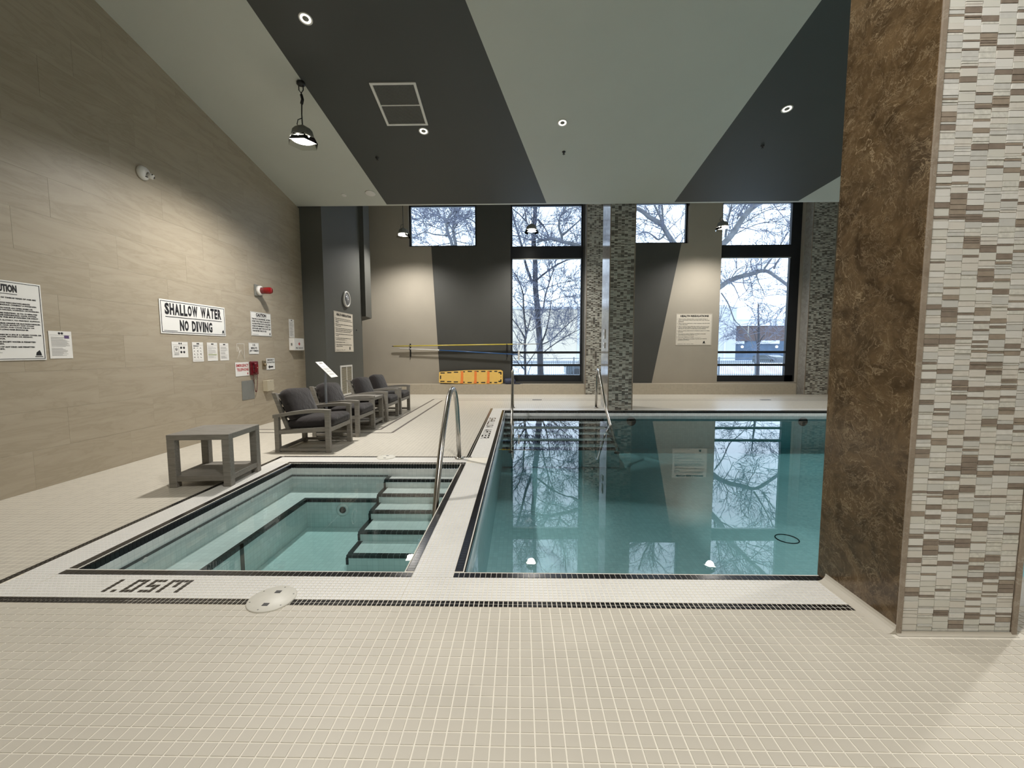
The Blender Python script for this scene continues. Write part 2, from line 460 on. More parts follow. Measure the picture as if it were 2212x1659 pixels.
def build_floor():
    xs = sorted({-5.6, 10.0, -3.2, 2.6, -3.08, -3.03, PX0, PX1, TX0, TX1, -.683, -.631})
    ys = sorted({-1.2, 13.4, .857, 2.105, 2.157, 2.39, TY1, 5.19, 5.24, PY1, 9.70})
    mb = MB()
    for x0, x1 in zip(xs, xs[1:]):
        for y0, y1 in zip(ys, ys[1:]):
            x, y = (x0 + x1) / 2, (y0 + y1) / 2
            if PX0 < x < PX1 and PY0 < y < PY1: continue
            if TX0 < x < TX1 and TY0 < y < TY1: continue
            white = (x > -3.03 and 2.157 < y < 2.39) or (-3.03 < x < TX0 and y > 2.15 and y < 5.19) or (-3.03 < x < -.631 and 4.95 < y < 5.19) or (-.65 < x < PX0 and 2.157 < y < 9.70) or (x > -.631 and 9.41 < y < 9.70)
            stripe = (x > -3.08 and 2.105 < y < 2.157) or (-3.08 < x < -3.03 and 2.105 < y < 5.24) or (-3.03 < x < -.631 and 5.19 < y < 5.24) or (-.683 < x < -.631 and 5.19 < y < 9.70)
            real = (-3.2 < x < 2.6 and .857 < y < 2.105) or stripe or (white and y < 2.39 and x < 2.6) or (-3.03 < x < TX0 and 2.39 < y < 4.95) or (-.65 < x < PX0 and y < 5.19)
            z = -.002 if real else 0
            m = 2 if real else (1 if white else 0)
            mb.quad((x0, y0, z), (x1, y0, z), (x1, y1, z), (x0, y1, z), m)
            mb.quad((x0, y0, -.04), (x0, y1, -.04), (x1, y1, -.04), (x1, y0, -.04), 2)
            if z < 0:
                for a, b in (((x0, y0), (x1, y0)), ((x1, y0), (x1, y1)), ((x1, y1), (x0, y1)), ((x0, y1), (x0, y0))):
                    mb.quad((*a, -.0022), (*b, -.0022), (*b, -.0001), (*a, -.0001), 2)
    # underside slab edges are hidden by the ground; a skirt keeps the slab from being a sheet
    o = mb.build('floor', [M['deck'], M['mosaic'], M['grout']])
    tag(o, kind='structure')
    # beige tiles: the nearest as parts, the others joined
    cells = []
    for j in range(24):
        y0 = 2.105 - (j + 1) * .052
        for i in range(-62, 50):
            x0 = i * .052
            if not (-3.2 < x0 < 2.6): continue
            cx, cy = x0 + .026, y0 + .026
            if 1.78 < cx < 2.37 and cy > 1.90: continue
            v, f = in_view(cx, cy)
            cells.append((0 if v else 1, f, x0, y0))
    cells.sort()
    t = MB(); tile_geo(t, -.024, -.024, .048, .048)
    first = t.build('floor_tile', M['tile'], o)
    for k, (a, b, x0, y0) in enumerate(cells[:300]):
        q = first if k == 0 else first.copy()
        if k: COL.objects.link(q)
        q.location = (x0 + .026, y0 + .026, 0)
    rest = MB()
    for a, b, x0, y0 in cells[300:]: tile_geo(rest, x0 + .002, y0 + .002, .048, .048)
    tag(rest.build('floor_tile_field', M['tile'], o), kind='stuff')
    # white mosaic and the lettering laid into it
    marks = set()
    pat = {0: ['1'] * 5, 2: ['0', '0', '0', '0', '1']}
    for c0, g in ((4, ['111', '101', '101', '101', '111']), (8, ['111', '100', '111', '001', '111']), (12, ['11111', '10101', '10101', '10001', '10001'])):
        for r in range(5):
            for k, ch in enumerate(g[r]):
                if ch == '1': marks.add((c0 + k, 6 - r))
    for c0, colm in pat.items():
        for r in range(5):
            if colm[r] == '1': marks.add((c0, 6 - r))
    wm, mk = MB(), MB()
    P = .026
    X0 = -2.366 - 26 * P
    for r in range(9):
        for c in range(-1, 215):
            x0 = X0 + c * P; y0 = 2.157 + r * P
            if x0 < -3.03 or x0 > 2.55: continue
            if x0 > 1.77 and x0 < 2.36: continue
            tile_geo(mk if (c - 26, r) in marks else wm, x0 + .0015, y0 + .0015, P - .003, P - .003)
    for r in range(98):
        for c in range(8): tile_geo(wm, -3.03 + c * .0272 + .001, 2.391 + r * P + .001, .0252, P - .002)
        for c in range(9): tile_geo(wm, TX1 + c * .0275 + .001, 2.391 + r * P + .001, .0255, P - .002)
    tag(wm.build('mosaic_tile_field', M['tile2'], o), kind='stuff')
    txt = 'SHALLOW WATER'
    for k, ch in enumerate(txt):
        g = GLY[ch]
        for r in range(5):
            for c in range(5):
                if g[r][c] == '1':
                    y0 = 8.34 - (k * 6 + c + 1) * P; x0 = -.61 + (4 - r) * P
                    mk.box(x0 + .001, x0 + P - .001, y0 + .001, y0 + P - .001, -.003, .0008)
    mk.build('inlaid_lettering', M['black'], o)
    # black double row: the front run as parts, the others joined
    st = MB(); tile_geo(st, -.0114, -.0114, .0228, .0228)
    sfirst = None
    run = []
    for c in range(210):
        x0 = -3.08 + c * P
        if x0 > 1.74: break
        for r in range(2):
            run.append((in_view(x0, 2.13)[0], abs(x0), x0 + .013, 2.118 + r * P))
    run.sort(key=lambda q: (not q[0], q[1]))
    for k, (a, b, x, y) in enumerate(run[:300]):
        if sfirst is None: q = sfirst = st.build('stripe_tile', M['black'], o)
        else: q = sfirst.copy(); COL.objects.link(q)
        q.location = (x, y, 0)
    sr = MB()
    for a, b, x, y in run[300:]: tile_geo(sr, x - .012, y - .012, .024, .024)
    for r in range(118):
        for c in range(2): tile_geo(sr, -3.08 + c * .025 + .001, 2.157 + r * P + .001, .023, P - .002)
    for r in range(93):
        for c in range(2): tile_geo(sr, -3.03 + r * P + .001, 5.19 + c * .025 + .001, P - .002, .023)
    for r in range(172):
        for c in range(2): tile_geo(sr, -.683 + c * P + .001, 5.24 + r * P + .001, P - .002, P - .002)
    tag(sr.build('stripe_tile_field', M['black'], o), kind='stuff')
    # single dark lines of the deck border
    ln = MB()
    w = .022
    for xa, ya, yb in ((-2.40, 7.05, 11.585), (-2.11, 6.77, 11.26)):
        ln.box(xa - w, xa + w, ya, 11.585 if xa < -2.3 else 11.26, -.002, .0012)
        ln.box(XW + .05, xa, ya - w, ya + w, -.002, .0012)
    for xa, yb in ((-2.40, 11.585), (-2.11, 11.26)):
        ln.box(xa, 9.9, yb - w * .8, yb + w * .8, -.002, .0012)
    ln.build('border_line', M['line'], o)
    for x, y in ((.47, 11.42), (6.67, 11.42)):
        d = MB(); d.box(x - .13, x + .13, y - .05, y + .05, -.002, .004)
        d.build('floor_drain', M['blackp'], o)
    return o
FLOOR = build_floor()

# ---- coping: black bull-nosed tiles, every one a piece of the pool's rim
def coping_mesh():
    mb = MB()
    prof = [(0, .0022), (.046, .0022), (.058, -.003), (.064, -.012), (CW, -.056), (.02, -.056), (0, -.02)]
    mb.prism([(-.0148, y, z) for y, z in prof], (.0296, 0, 0))
    return mb
COPING = None
def coping_run(parent, a, b, rz, count=None, stuff=False, pitch=.0325):
    global COPING
    a, b = Vector(a), Vector(b)
    n = int(round((b - a).length / pitch))
    d = (b - a) / n
    if stuff:
        mb = MB(); src = coping_mesh(); R = Matrix.Rotation(rz, 4, 'Z')
        for k in range(n):
            T = Matrix.Translation(a + d * (k + .5)) @ R
            mb.add([T @ Vector(v) for v in src.v], src.f)
        return tag(mb.build('coping_tile_run', M['black'], parent), kind='stuff')
    for k in range(n):
        if COPING is None: q = COPING = coping_mesh().build('coping_tile', M['black'])
        else: q = COPING.copy(); COL.objects.link(q)
        q.parent = parent; q.location = a + d * (k + .5); q.rotation_euler = (0, 0, rz)

def grout_ring(x0, x1, y0, y1, parent):
    mb = MB()
    for a in ((x0, x1, y0, y0 + .058), (x0, x1, y1 - .058, y1), (x0, x0 + .058, y0 + .058, y1 - .058), (x1 - .058, x1, y0 + .058, y1 - .058)):
        mb.box(*a, -.054, .0002)
    mb.build('rim_bed', M['mgrout'], parent)

def nosing(mb, x0, x1, y0, y1, z, t=.03, pitch=.055, gap=.003):
    # row of black edge tiles along the longer side of the rectangle
    if x1 - x0 >= y1 - y0:
        n = max(1, int(round((x1 - x0) / pitch))); s = (x1 - x0) / n
        for k in range(n): mb.box(x0 + k * s + gap / 2, x0 + (k + 1) * s - gap / 2, y0, y1, z - t, z + .003)
    else:
        n = max(1, int(round((y1 - y0) / pitch))); s = (y1 - y0) / n
        for k in range(n): mb.box(x0, x1, y0 + k * s + gap / 2, y0 + (k + 1) * s - gap / 2, z - t, z + .003)

def shell(mb, x0, x1, y0, y1, z0, z1):
    mb.quad((x0, y0, z0), (x1, y0, z0), (x1, y1, z0), (x0, y1, z0))
    mb.quad((x0, y0, z0), (x0, y0, z1), (x1, y0, z1), (x1, y0, z0))
    mb.quad((x0, y1, z0), (x1, y1, z0), (x1, y1, z1), (x0, y1, z1))
    mb.quad((x0, y0, z0), (x0, y1, z0), (x0, y1, z1), (x0, y0, z1))
    mb.quad((x1, y0, z0), (x1, y0, z1), (x1, y1, z1), (x1, y1, z0))

def build_pool():
    t = thing('swimming_pool', 'large rectangular swimming pool with black tiled rim and steps', 'pool')
    mb = MB(); shell(mb, PX0 + CW, PX1 - CW, PY0 + CW, PY1 - CW, -.86, -.056)
    mb.build('basin', M['poolwall2'], t)
    grout_ring(PX0, PX1, PY0, PY1, t)
    coping_run(t, (PX0, PY0, 0), (1.80, PY0, 0), 0)
    coping_run(t, (PX0, PY1 - CW, 0), (PX0, PY0 + CW, 0), -PI / 2)
    coping_run(t, (PX1, PY1, 0), (PX0, PY1, 0), PI, stuff=True)
    for i in range(6):
        z = -.165 - .062 * i; yn = 9.20 - .29 * i
        s = MB(); s.box(PX0 + CW, 1.86, yn, PY1 - CW, -.84, z)
        st = s.build('step', M['poolwall2'], t)
        e = MB()
        nosing(e, PX0 + CW, 1.86, yn - .006, yn + .05, z, .045)
        nosing(e, 1.81, 1.866, yn + .05, yn + .29, z, .045)
        e.build('step_edge', M['black'], st)
    for x, y, r in ((2.5, 9.335, .10), (6.3, 9.335, .10)):
        d = MB(); d.lathe([(r, 0), (r, .012), (r * .6, .018), (0, .018)], 20, M=Matrix.Translation((x, y, -.24)) @ Matrix.Rotation(PI / 2, 4, 'X'))
        d.build('return_fitting', M['blackp'], t)
    d = MB(); d.tube([(3.13 + .12 * math.cos(2 * PI * k / 32), 4.80 + .12 * math.sin(2 * PI * k / 32), -.856) for k in range(33)], .006, 6, cap=False)
    d.build('main_drain', M['blackp'], t)
    w = MB(); w.box(PX0 + .05, PX1 - .05, PY0 + .05, PY1 - .05, -.88, WATER_Z)
    tag(w.build('pool_water', M['poolwater']), 'still teal water filling the large swimming pool', 'water', kind='stuff')
build_pool()

def build_tub():
    t = thing('hot_tub', 'small sunken whirlpool tub with black tiled rim, bench and steps', 'hot tub')
    x0, x1, y0, y1 = TX0 + CW, TX1 - CW, TY0 + CW, TY1 - CW
    zb = -.66
    mb = MB(); shell(mb, x0, x1, y0, y1, zb, -.056)
    mb.build('basin', M['poolwall'], t)
    grout_ring(TX0, TX1, TY0, TY1, t)
    coping_run(t, (TX0, TY0, 0), (TX1, TY0, 0), 0)
    coping_run(t, (TX1, TY1, 0), (TX0, TY1, 0), PI)
    coping_run(t, (TX0, TY1 - CW, 0), (TX0, TY0 + CW, 0), -PI / 2)
    coping_run(t, (TX1, TY0 + CW, 0), (TX1, TY1 - CW, 0), PI / 2)
    bx, by, bz = -2.42, 4.58, -.33
    b = MB(); b.box(x0, bx, y0, y1, zb + .001, bz); b.box(bx, -1.58, by, y1, zb + .001, bz)
    bench = b.build('bench', M['poolwall'], t)
    e = MB(); nosing(e, bx - .045, bx + .004, y0, by - .004, bz); nosing(e, bx - .045, -1.58, by - .004, by + .045, bz)
    nosing(e, bx - .01, bx + .004, 3.44, 3.49, bz, .30)
    e.build('bench_edge', M['black'], bench)
    ys = [4.727, 4.478, 4.224, 3.923, 3.637]; zs = [-.148, -.237, -.326, -.412, -.506]
    py = y1
    for yn, z in zip(ys, zs):
        s = MB(); s.box(-1.58, x1, yn, y1, zb + .001, z)
        st = s.build('step', M['poolwall'], t)
        e = MB(); nosing(e, -1.58, x1, yn - .004, yn + .045, z, .022)
        nosing(e, -1.584, -1.535, yn + .045, py, z, .02)
        e.box(-1.584, -1.56, yn - .004, yn + .03, z - .085, z - .02)
        e.build('step_edge', M['black'], st)
        py = yn
    l = MB(); nosing(l, x0 - .002, x0 + .003, y0, y1, -.14, .018, .052); nosing(l, x0, -1.58, y1 - .003, y1 + .002, -.14, .018, .052)
    l.build('waterline_tile', M['black'], t)
    for y in (4.382, 4.124, 3.893, 3.403, 2.898):
        d = MB(); d.lathe([(.022, 0), (.022, .005), (.015, .008), (.009, .003), (0, .003)], 16, M=Matrix.Translation((x0, y, -.175)) @ Matrix.Rotation(PI / 2, 4, 'Y'))
        d.build('jet', M['whitep'], t)
    d = MB(); d.lathe([(.07, 0), (.07, .008), (.045, .012), (.04, .004), (0, .004)], 24, M=Matrix.Translation((-2.01, by, -.45)) @ Matrix.Rotation(PI / 2, 4, 'X'))
    f = d.build('return_fitting', M['whitep'], t)
    d = MB(); d.lathe([(.036, 0), (.036, .002), (0, .002)], 20, M=Matrix.Translation((-2.01, by - .006, -.45)) @ Matrix.Rotation(PI / 2, 4, 'X'))
    d.build('fitting_mouth', M['blackp'], f)
    w = MB(); w.box(x0 - .015, x1 + .015, y0 - .015, y1 + .015, zb - .02, WATER_Z)
    tag(w.build('tub_water', M['tubwater']), 'clear pale green water filling the small whirlpool tub', 'water', kind='stuff')
build_tub()

# ---- left wall of stone tiles
def build_left_wall():
    mb = MB()
    ya, yb = -1.2, 9.12
    mb.prism([(XW - .14, ya, 0), (XW - .14, yb, 0), (XW - .14, yb, ceil_z(yb)), (XW - .14, ya, ceil_z(ya))], (.136, 0, 0))
    o = mb.build('wall_left', M['wgrout']); tag(o, kind='structure')
    h, L, j = .385, 1.02, .0005
    r = 0; z = 0.0
    while z < ceil_z(ya):
        off = (0, .34, .68)[(r * 2) % 3]
        y = ya - off
        while y < yb:
            a, b = max(y, ya) + j, min(y + L, yb) - j
            if b - a > .03:
                za0, za1 = z + j, min(z + h - j, ceil_z(a) - .002); zb1 = min(z + h - j, ceil_z(b) - .002)
                if za1 > za0 + .01 or zb1 > za0 + .01:
                    cy = (a + b) / 2
                    za1 = max(za1, za0 + .001); zb1 = max(zb1, za0 + .001)
                    p = MB(); e = RND.uniform(0, .0012)
                    p.prism([(0, a - cy, 0), (0, b - cy, 0), (0, b - cy, zb1 - za0), (0, a - cy, za1 - za0)], (.0035 + e, 0, 0))
                    q = p.build('stone_panel', M['stone'], o)
                    q.location = (XW - .0045, cy, za0)
            y += L
        z += h; r += 1
build_left_wall()

# ---- window wall
WIN = [(-3.43, -1.33, 4.55, 5.83), (-.285, 1.95, .37, 5.83), (3.0, 5.14, 4.60, 5.86), (6.15, 8.60, .36, 5.86)]
def build_back_wall():
    xs = sorted({-5.6, 10.0} | {w[0] for w in WIN} | {w[1] for w in WIN})
    zs = sorted({0.0, 6.2} | {w[2] for w in WIN} | {w[3] for w in WIN})
    bm = bmesh.new()
    for x0, x1 in zip(xs, xs[1:]):
        for z0, z1 in zip(zs, zs[1:]):
            x, z = (x0 + x1) / 2, (z0 + z1) / 2
            if any(w[0] < x < w[1] and w[2] < z < w[3] for w in WIN): continue
            bm.faces.new([bm.verts.new(p) for p in ((x0, YW, z0), (x1, YW, z0), (x1, YW, z1), (x0, YW, z1))])
    bmesh.ops.remove_doubles(bm, verts=bm.verts, dist=1e-5)
    L1 = lambda z: -2.73 + (4.45 - z) / 4.18 * .21
    L2 = lambda z: 4.93 - (4.6 - z) / 4.27 * .80
    for L in (L1, L2):
        d = Vector((L(1) - L(0), 0, 1)); n = Vector((d.z, 0, -d.x))
        bmesh.ops.bisect_plane(bm, geom=bm.verts[:] + bm.edges[:] + bm.faces[:], plane_co=(L(0), YW, 0), plane_no=n)
    for f in bm.faces:
        c = f.calc_center_median()
        f.material_index = 1 if (L1(c.z) < c.x < 1.9) or (2.0 < c.x < L2(c.z)) else 0
    for f in bm.faces:
        if f.normal.y > 0: f.normal_flip()
    bmesh.ops.solidify(bm, geom=bm.faces[:], thickness=.32)
    ymax = max(v.co.y for v in bm.verts)
    if ymax < YW + .1:
        for v in bm.verts: v.co.y += .32
    me = bpy.data.meshes.new('wall_back'); bm.to_mesh(me); bm.free()
    me.materials.append(M['lightpaint']); me.materials.append(M['darkpaint'])
    tag(link('wall_back', me), kind='structure')
build_back_wall()

def build_window(n, x0, x1, z0, z1, low):
    t = thing('window_%d' % n, None, None, ((x0 + x1) / 2, YW + .14, z0), kind='structure')
    w = (x1 - x0) / 2; h = z1 - z0
    fr = MB(); k = .055
    y0, y1 = -.03, .07
    fr.box(-w, -w + k, y0, y1, 0, h); fr.box(w - k * (5.5 if n == 4 else 1), w, y0, y1, 0, h)
    fr.box(-w + k, w - k, y0, y1, h - k, h); fr.box(-w + k, w - k, y0, y1, 0, .20 if low else k)
    fr.build('window_frame', M['frame'], t)
    wr = w - k * (5.5 if n == 4 else 1)
    panes = []
    if low:
        s = MB(); zb, zt = 4.19 - z0, 4.56 - z0
        s.box(-w + k, wr, y0 - .03, y1, zb, zt); s.build('spandrel', M['frame'], t)
        a = MB(); a.box(-w + k, wr, y0 - .035, y0 + .02, zb - .03, zb - .001); a.build('spandrel_strip', M['alu'], t)
        for zr in (1.285, .885):
            b = MB(); b.box(-w + k, wr, y0, y1, zr - z0 - .035, zr - z0 + .035); b.build('glazing_bar', M['frame'], t)
        panes = [(zt, h - k), (1.32 - z0, zb - .03), (.92 - z0, 1.25 - z0), (.20, .85 - z0)]
    else:
        panes = [(k, h - k)]
    for a, b in panes:
        p = MB(); p.box(-w + k, wr, .015, .027, a, b); p.build('pane', M['glass'], t)
for i, w in enumerate(WIN): build_window(i + 1, *w, low=i in (1, 3))

def simple(name, boxes, mat, kind='structure'):
    mb = MB()
    for b in boxes: mb.box(*b)
    return tag(mb.build(name, mat), kind=kind)
simple('trim_1', [(-5.6, 1.985, 12.83, YW - .001, 0, .31)], M['ledge'])
simple('trim_2', [(2.575, 8.40, 12.83, YW - .001, 0, .325)], M['ledge'])
simple('wall_left_end', [(-5.75, -5.6, 9.0, 13.47, 0, 6.3)], M['lightpaint'])
simple('wall_front', [(-5.0, 10.0, -1.35, -1.2, 0, 6.5)], M['plainwall'])
simple('wall_right', [(10.0, 10.15, -1.35, 13.47, 0, 6.5)], M['plainwall'])
# dark boxed-out corner beside the stone wall, with its hanging bulkhead
simple('wall_corner', [(-5.6, -4.25, 9.125, 11.28, 0, 6.2)], M['chase'])
def bulkhead():
    mb = MB()
    mb.prism([(-4.25, 11.281, 2.27), (-4.14, 11.281, 2.27), (-4.22, 11.95, 2.27), (-5.0, 13.14, 2.27), (-5.0, 11.281, 2.27)], (0, 0, 3.92))
    tag(mb.build('wall_bulkhead', M['chase']), kind='structure')
bulkhead()

def build_ceiling():
    xa, xb, ya, yb = -4.86, 10.0, -1.2, 9.0
    bm = bmesh.new()
    bm.faces.new([bm.verts.new((x, y, ceil_z(y))) for x, y in ((xa, ya), (xb, ya), (xb, yb), (xa, yb))])
    lines = [((-3.034, 4.909), (-2.794, 8.987)), ((-.604, 4.95), (.525, 8.9)), ((3.341, 5.016), (3.207, 8.858)), ((5.967, 8.176), (5.75, 8.95))]
    for a, b in lines:
        n = Vector((b[1] - a[1], a[0] - b[0], 0))
        bmesh.ops.bisect_plane(bm, geom=bm.verts[:] + bm.edges[:] + bm.faces[:], plane_co=(*a, 0), plane_no=n)
    for f in bm.faces:
        c = f.calc_center_median(); k = 0
        for a, b in lines:
            if c.x > a[0] + (b[0] - a[0]) * (c.y - a[1]) / (b[1] - a[1]): k += 1
        f.material_index = k % 2
    r = bmesh.ops.extrude_face_region(bm, geom=bm.faces[:])
    for v in r['geom']:
        if isinstance(v, bmesh.types.BMVert): v.co.z += .08
    bmesh.ops.recalc_face_normals(bm, faces=bm.faces)
    me = bpy.data.meshes.new('ceiling'); bm.to_mesh(me); bm.free()
    me.materials.append(M['ceillight']); me.materials.append(M['ceildark'])
    o = tag(link('ceiling', me), kind='structure')
    mb = MB(); mb.box(-5.6, 10.0, 9.001, 9.08, 4.412, 6.2); mb.build('soffit_face', M['ceillight'], o)
    mb = MB(); mb.box(-5.6, 10.0, 9.001, 13.47, 6.2, 6.3); tag(mb.build('ceiling', M['ceillight']), kind='structure')
build_ceiling()

# ---- columns faced with strip mosaic
def mosaic_cells(x0, x1, z0, z1, cols, lo, hi, br=1.0):
    w = (x1 - x0) / cols; out = []
    for c in range(cols):
        z = z0
        while z < z1 - .004:
            u = RND.random() / br
            k = 4 if u < .15 else (5 if u < .27 else RND.randrange(4))
            h = RND.choice((lo * .75, lo, lo, lo * 2.0, lo * 2.3)) if k > 3 else RND.choice((lo, lo * 1.7, lo * 2.4, hi * .8, hi))
            h = min(h, z1 - z)
            out.append((x0 + c * w, x0 + (c + 1) * w, z, z + h, k, RND.uniform(.003, .0055)))
            z += h
    return out
MOS = ['mw', 'mc', 'mg', 'mp', 'mb', 'mt']
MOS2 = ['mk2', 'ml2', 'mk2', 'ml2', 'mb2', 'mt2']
def column(name, label, x0, x1, y0, y1, h, cols, lo, hi, side, parts=0, cove=False, edge=.024):
    t = thing(name, label, 'column', (x0, y0, 0), group=None)
    W, D = x1 - x0, y1 - y0
    b = MB(); b.box(.02, W - .02, .0085, D, 0.001, h); b.build('column_core', M['mgrout'], t)
    for a in ((0, .02), (W - .02, W)):
        s = MB(); s.cbox(a[0], a[1], .004, D, .001, h, .002); s.build('marble_side', side, t)
    for a in ((.001, edge), (W - edge, W - .001)):
        s = MB(); s.cbox(a[0] + (.02 if a[0] < .01 else 0), a[1] - (0 if a[0] < .01 else .02), .003, .016, .001, h, .001) if edge > .03 else s.cbox(a[0], a[1], -.004, .004, .001, h, .001)
        s.build('edge_trim', M['trimmarble'], t)
    cells = mosaic_cells(edge + .002, W - edge - .002, .002, h, cols, lo, hi, 1.0 if parts else 2.2)
    if parts:
        cells.sort(key=lambda q: (q[2] > 3.0, -(q[3] - q[2])))
        base = {}
        for q in cells[:parts]:
            k = q[4]
            if k not in base:
                u = MB(); u.box(-.5, .5, 0, 1, -.5, .5)
                o = base[k] = u.build('mosaic_strip', M[MOS[k]], t)
            else:
                o = base[k].copy(); COL.objects.link(o)
            o.location = ((q[0] + q[1]) / 2, .0085 - q[5], (q[2] + q[3]) / 2)
            o.scale = (q[1] - q[0] - .003, q[5] + .002, max(.003, q[3] - q[2] - .0022))
        cells = cells[parts:]
    mb = MB()
    for xa, xb, za, zb, k, e in cells:
        g = .0015 if lo < .01 else .002
        y = .0085 - e
        xa += g; xb -= g; za += g * .7; zb -= g * .7
        mb.add([(xa, .009, za), (xb, .009, za), (xb, .009, zb), (xa, .009, zb), (xa, y, za), (xb, y, za), (xb, y, zb), (xa, y, zb)],
               [(4, 5, 6, 7), (0, 1, 5, 4), (1, 2, 6, 5), (2, 3, 7, 6), (3, 0, 4, 7)], k)
    tag(mb.build('mosaic_strip_field', [M[q] for q in (MOS if parts else MOS2)], t), kind='stuff')
    if cove:
        c = MB(); r = .045
        arc = [(-r + r * math.sin(a) , r - r * math.cos(a)) for a in [PI / 2 * i / 5 for i in range(6)]]
        c.prism([(u, .0, z) for u, z in arc] + [(0, .0, 0.0)], (0, min(D, .462), 0))
        c.prism([(.0, u * .35, z * .35) for u, z in arc] + [(.0, 0.0, 0.0)], (W, 0, 0))
        c.build('cove_base', M['tile'], t)
column('mosaic_column', 'square column with brown veined marble side and striped mosaic face on near deck', 1.79, 2.351, 1.925, 2.454, ceil_z(2.454) - .01, 7, .0105, .034, M['brownmarble'], parts=300, cove=True)
column('mosaic_column', 'striped mosaic column rising from the far pool rim between the windows', 1.985, 2.553, 9.47, 10.28, 6.19, 7, .013, .034, M['greymarble'])
column('mosaic_pilaster', 'striped mosaic pilaster on window wall beside the window with poles', 1.99, 2.57, 12.82, YW - .001, 6.19, 8, .013, .034, M['greymarble'])
column('mosaic_pilaster', 'striped mosaic pilaster with grey marble side at end of tiled ledge', 8.63, 9.35, 12.82, YW - .001, 6.19, 9, .013, .034, M['greymarble'])

# ================================================================== LAMPS
def pendant(name, label, x, y, z, ztop, power=1.0, group=None):
    # z: height of the lens
    t = thing(name, label, 'lamp', (x, y, z), group=group)
    c = MB()
    c.lathe([(.055, ztop - z), (.055, ztop - z - .03), (.02, ztop - z - .05), (0, ztop - z - .05)], 16)
    c.tube([(-.03, 0, ztop - z - .04), (-.03, 0, ztop - z - .10), (0, 0, ztop - z - .14), (.03, 0, ztop - z - .10), (.03, 0, ztop - z - .04)], .007, 6)
    c.build('ceiling_hook', M['blackp'], t)
    k = MB(); H = ztop - z
    k.tube([(0, 0, H - .13), (.004, 0, H * .7), (-.004, 0, H * .45), (0, 0, .20)], .008, 6)
    k.tube([(0, 0, .30), (-.06, 0, .28), (-.075, 0, .22), (-.05, 0, .18), (-.03, 0, .165)], .006, 6)
    k.tube([(0, 0, H - .16), (.012, .006, H - .22), (0, 0, H - .28)], .02, 8)
    k.build('cord', M['blackp'], t)
    b = MB(); b.lathe([(0, .20), (.03, .20), (.05, .17), (.10, .16), (.135, .12), (.15, .06), (.15, .035), (.13, .03), (0, .03)], 8, sm=False)
    b.build('housing', M['greyp'], t)
    s = MB(); s.lathe([(.145, .06), (.17, .02), (.205, -.05), (.20, -.05), (.165, .02), (.142, .058)], 6, sm=False)
    s.build('shade', M['clear'], t)
    l = MB(); l.lathe([(0, -.012), (.09, -.008), (.148, .008), (.14, .029), (0, .029)], 24)
    l.build('lens', M['lamp'], t)
    d = bpy.data.lights.new('lamp_light', 'SPOT')
    d.energy = LAMP_W * power; d.color = (1.0, .96, .90); d.spot_size = math.radians(150); d.spot_blend = .75; d.shadow_soft_size = .11
    o = bpy.data.objects.new('lamp_light', d); COL.objects.link(o); o.parent = t; o.location = (0, 0, -.03)
    return t
G = 'pendant work lamps'
pendant('pendant_lamp', 'white-lensed pendant lamp hung on long black cord before the stone wall', -3.0, 5.984, 4.25, ceil_z(5.984), 1.25)
pendant('pendant_lamp', 'pendant lamp glowing beside the high window nearest the dark corner', -3.22, 11.8, 4.53, 6.2, .8)
pendant('pendant_lamp', 'pendant lamp hanging before the window above the yellow rescue pole', .325, 11.8, 4.62, 6.2, .85)
pendant('pendant_lamp', 'pendant lamp hanging over the landscape health regulations sign', 5.52, 11.8, 4.66, 6.2, .8)
pendant('pendant_lamp', 'pendant lamp hung high over the near deck before the brown marble column', .55, .9, 5.35, ceil_z(.9), 1.3)
pendant('pendant_lamp', 'unseen pendant lamp added to light the pool beyond the brown marble column', 6.6, 4.4, 4.6, ceil_z(4.4), 1.3)  # out-of-view lamp, added to brighten the hall behind the near column

def ceil_frame(x, y):
    # frame on the sloping ceiling: local z points down out of the ceiling
    z = Vector((0, -.201, -1)).normalized(); xa = Vector((1, 0, 0)); ya = z.cross(xa)
    m = Matrix((xa, ya, z)).transposed().to_4x4(); m.translation = (x, y, ceil_z(y))
    return m
def on_ceiling(o, x, y):
    o.matrix_world = ceil_frame(x, y); return o
for i, (x, y, lb) in enumerate(((-2.482, 5.123, 'round recessed downlight in the dark ceiling band near the black pendant hook'), (-1.529, 6.916, 'round recessed downlight beside the ceiling air grille'),
                                (.659, 6.776, 'round recessed downlight in the pale middle ceiling band'), (3.946, 6.556, 'round recessed downlight in the dark ceiling band beside the marble column'))):
    t = on_ceiling(thing('downlight', lb, 'light', group='recessed downlights'), x, y)
    r = MB()
    r.lathe([(.078, -.004), (.078, .006), (.068, .010), (.062, .004), (.06, -.004)], 28)
    r.build('trim_ring', M['whitep'], t)
    q = MB(); q.lathe([(.059, .000), (.059, .004), (.036, .004), (.036, 0)], 28); q.build('light_ring', M['down'], t)
    q = MB(); q.lathe([(.035, 0), (.035, .003), (0, .003)], 16); q.build('reflector', M['greyp'], t)
for x, y, lb in ((-2.486, 7.539, 'small black fire sprinkler in the dark ceiling band by the grille'), (.75, 7.437, 'small black fire sprinkler in the pale middle ceiling band'), (4.044, 7.342, 'small black fire sprinkler in the dark ceiling band by the marble column')):
    t = on_ceiling(thing('sprinkler', lb, 'sprinkler', group='fire sprinklers'), x, y)
    r = MB(); r.lathe([(.032, -.002), (.03, .006), (.012, .01), (.010, .04), (0, .04)], 10); r.build('escutcheon', M['blackp'], t)
    r = MB(); r.lathe([(.024, .04), (.024, .045), (0, .045)], 4, sm=False); r.build('deflector', M['blackp'], t)
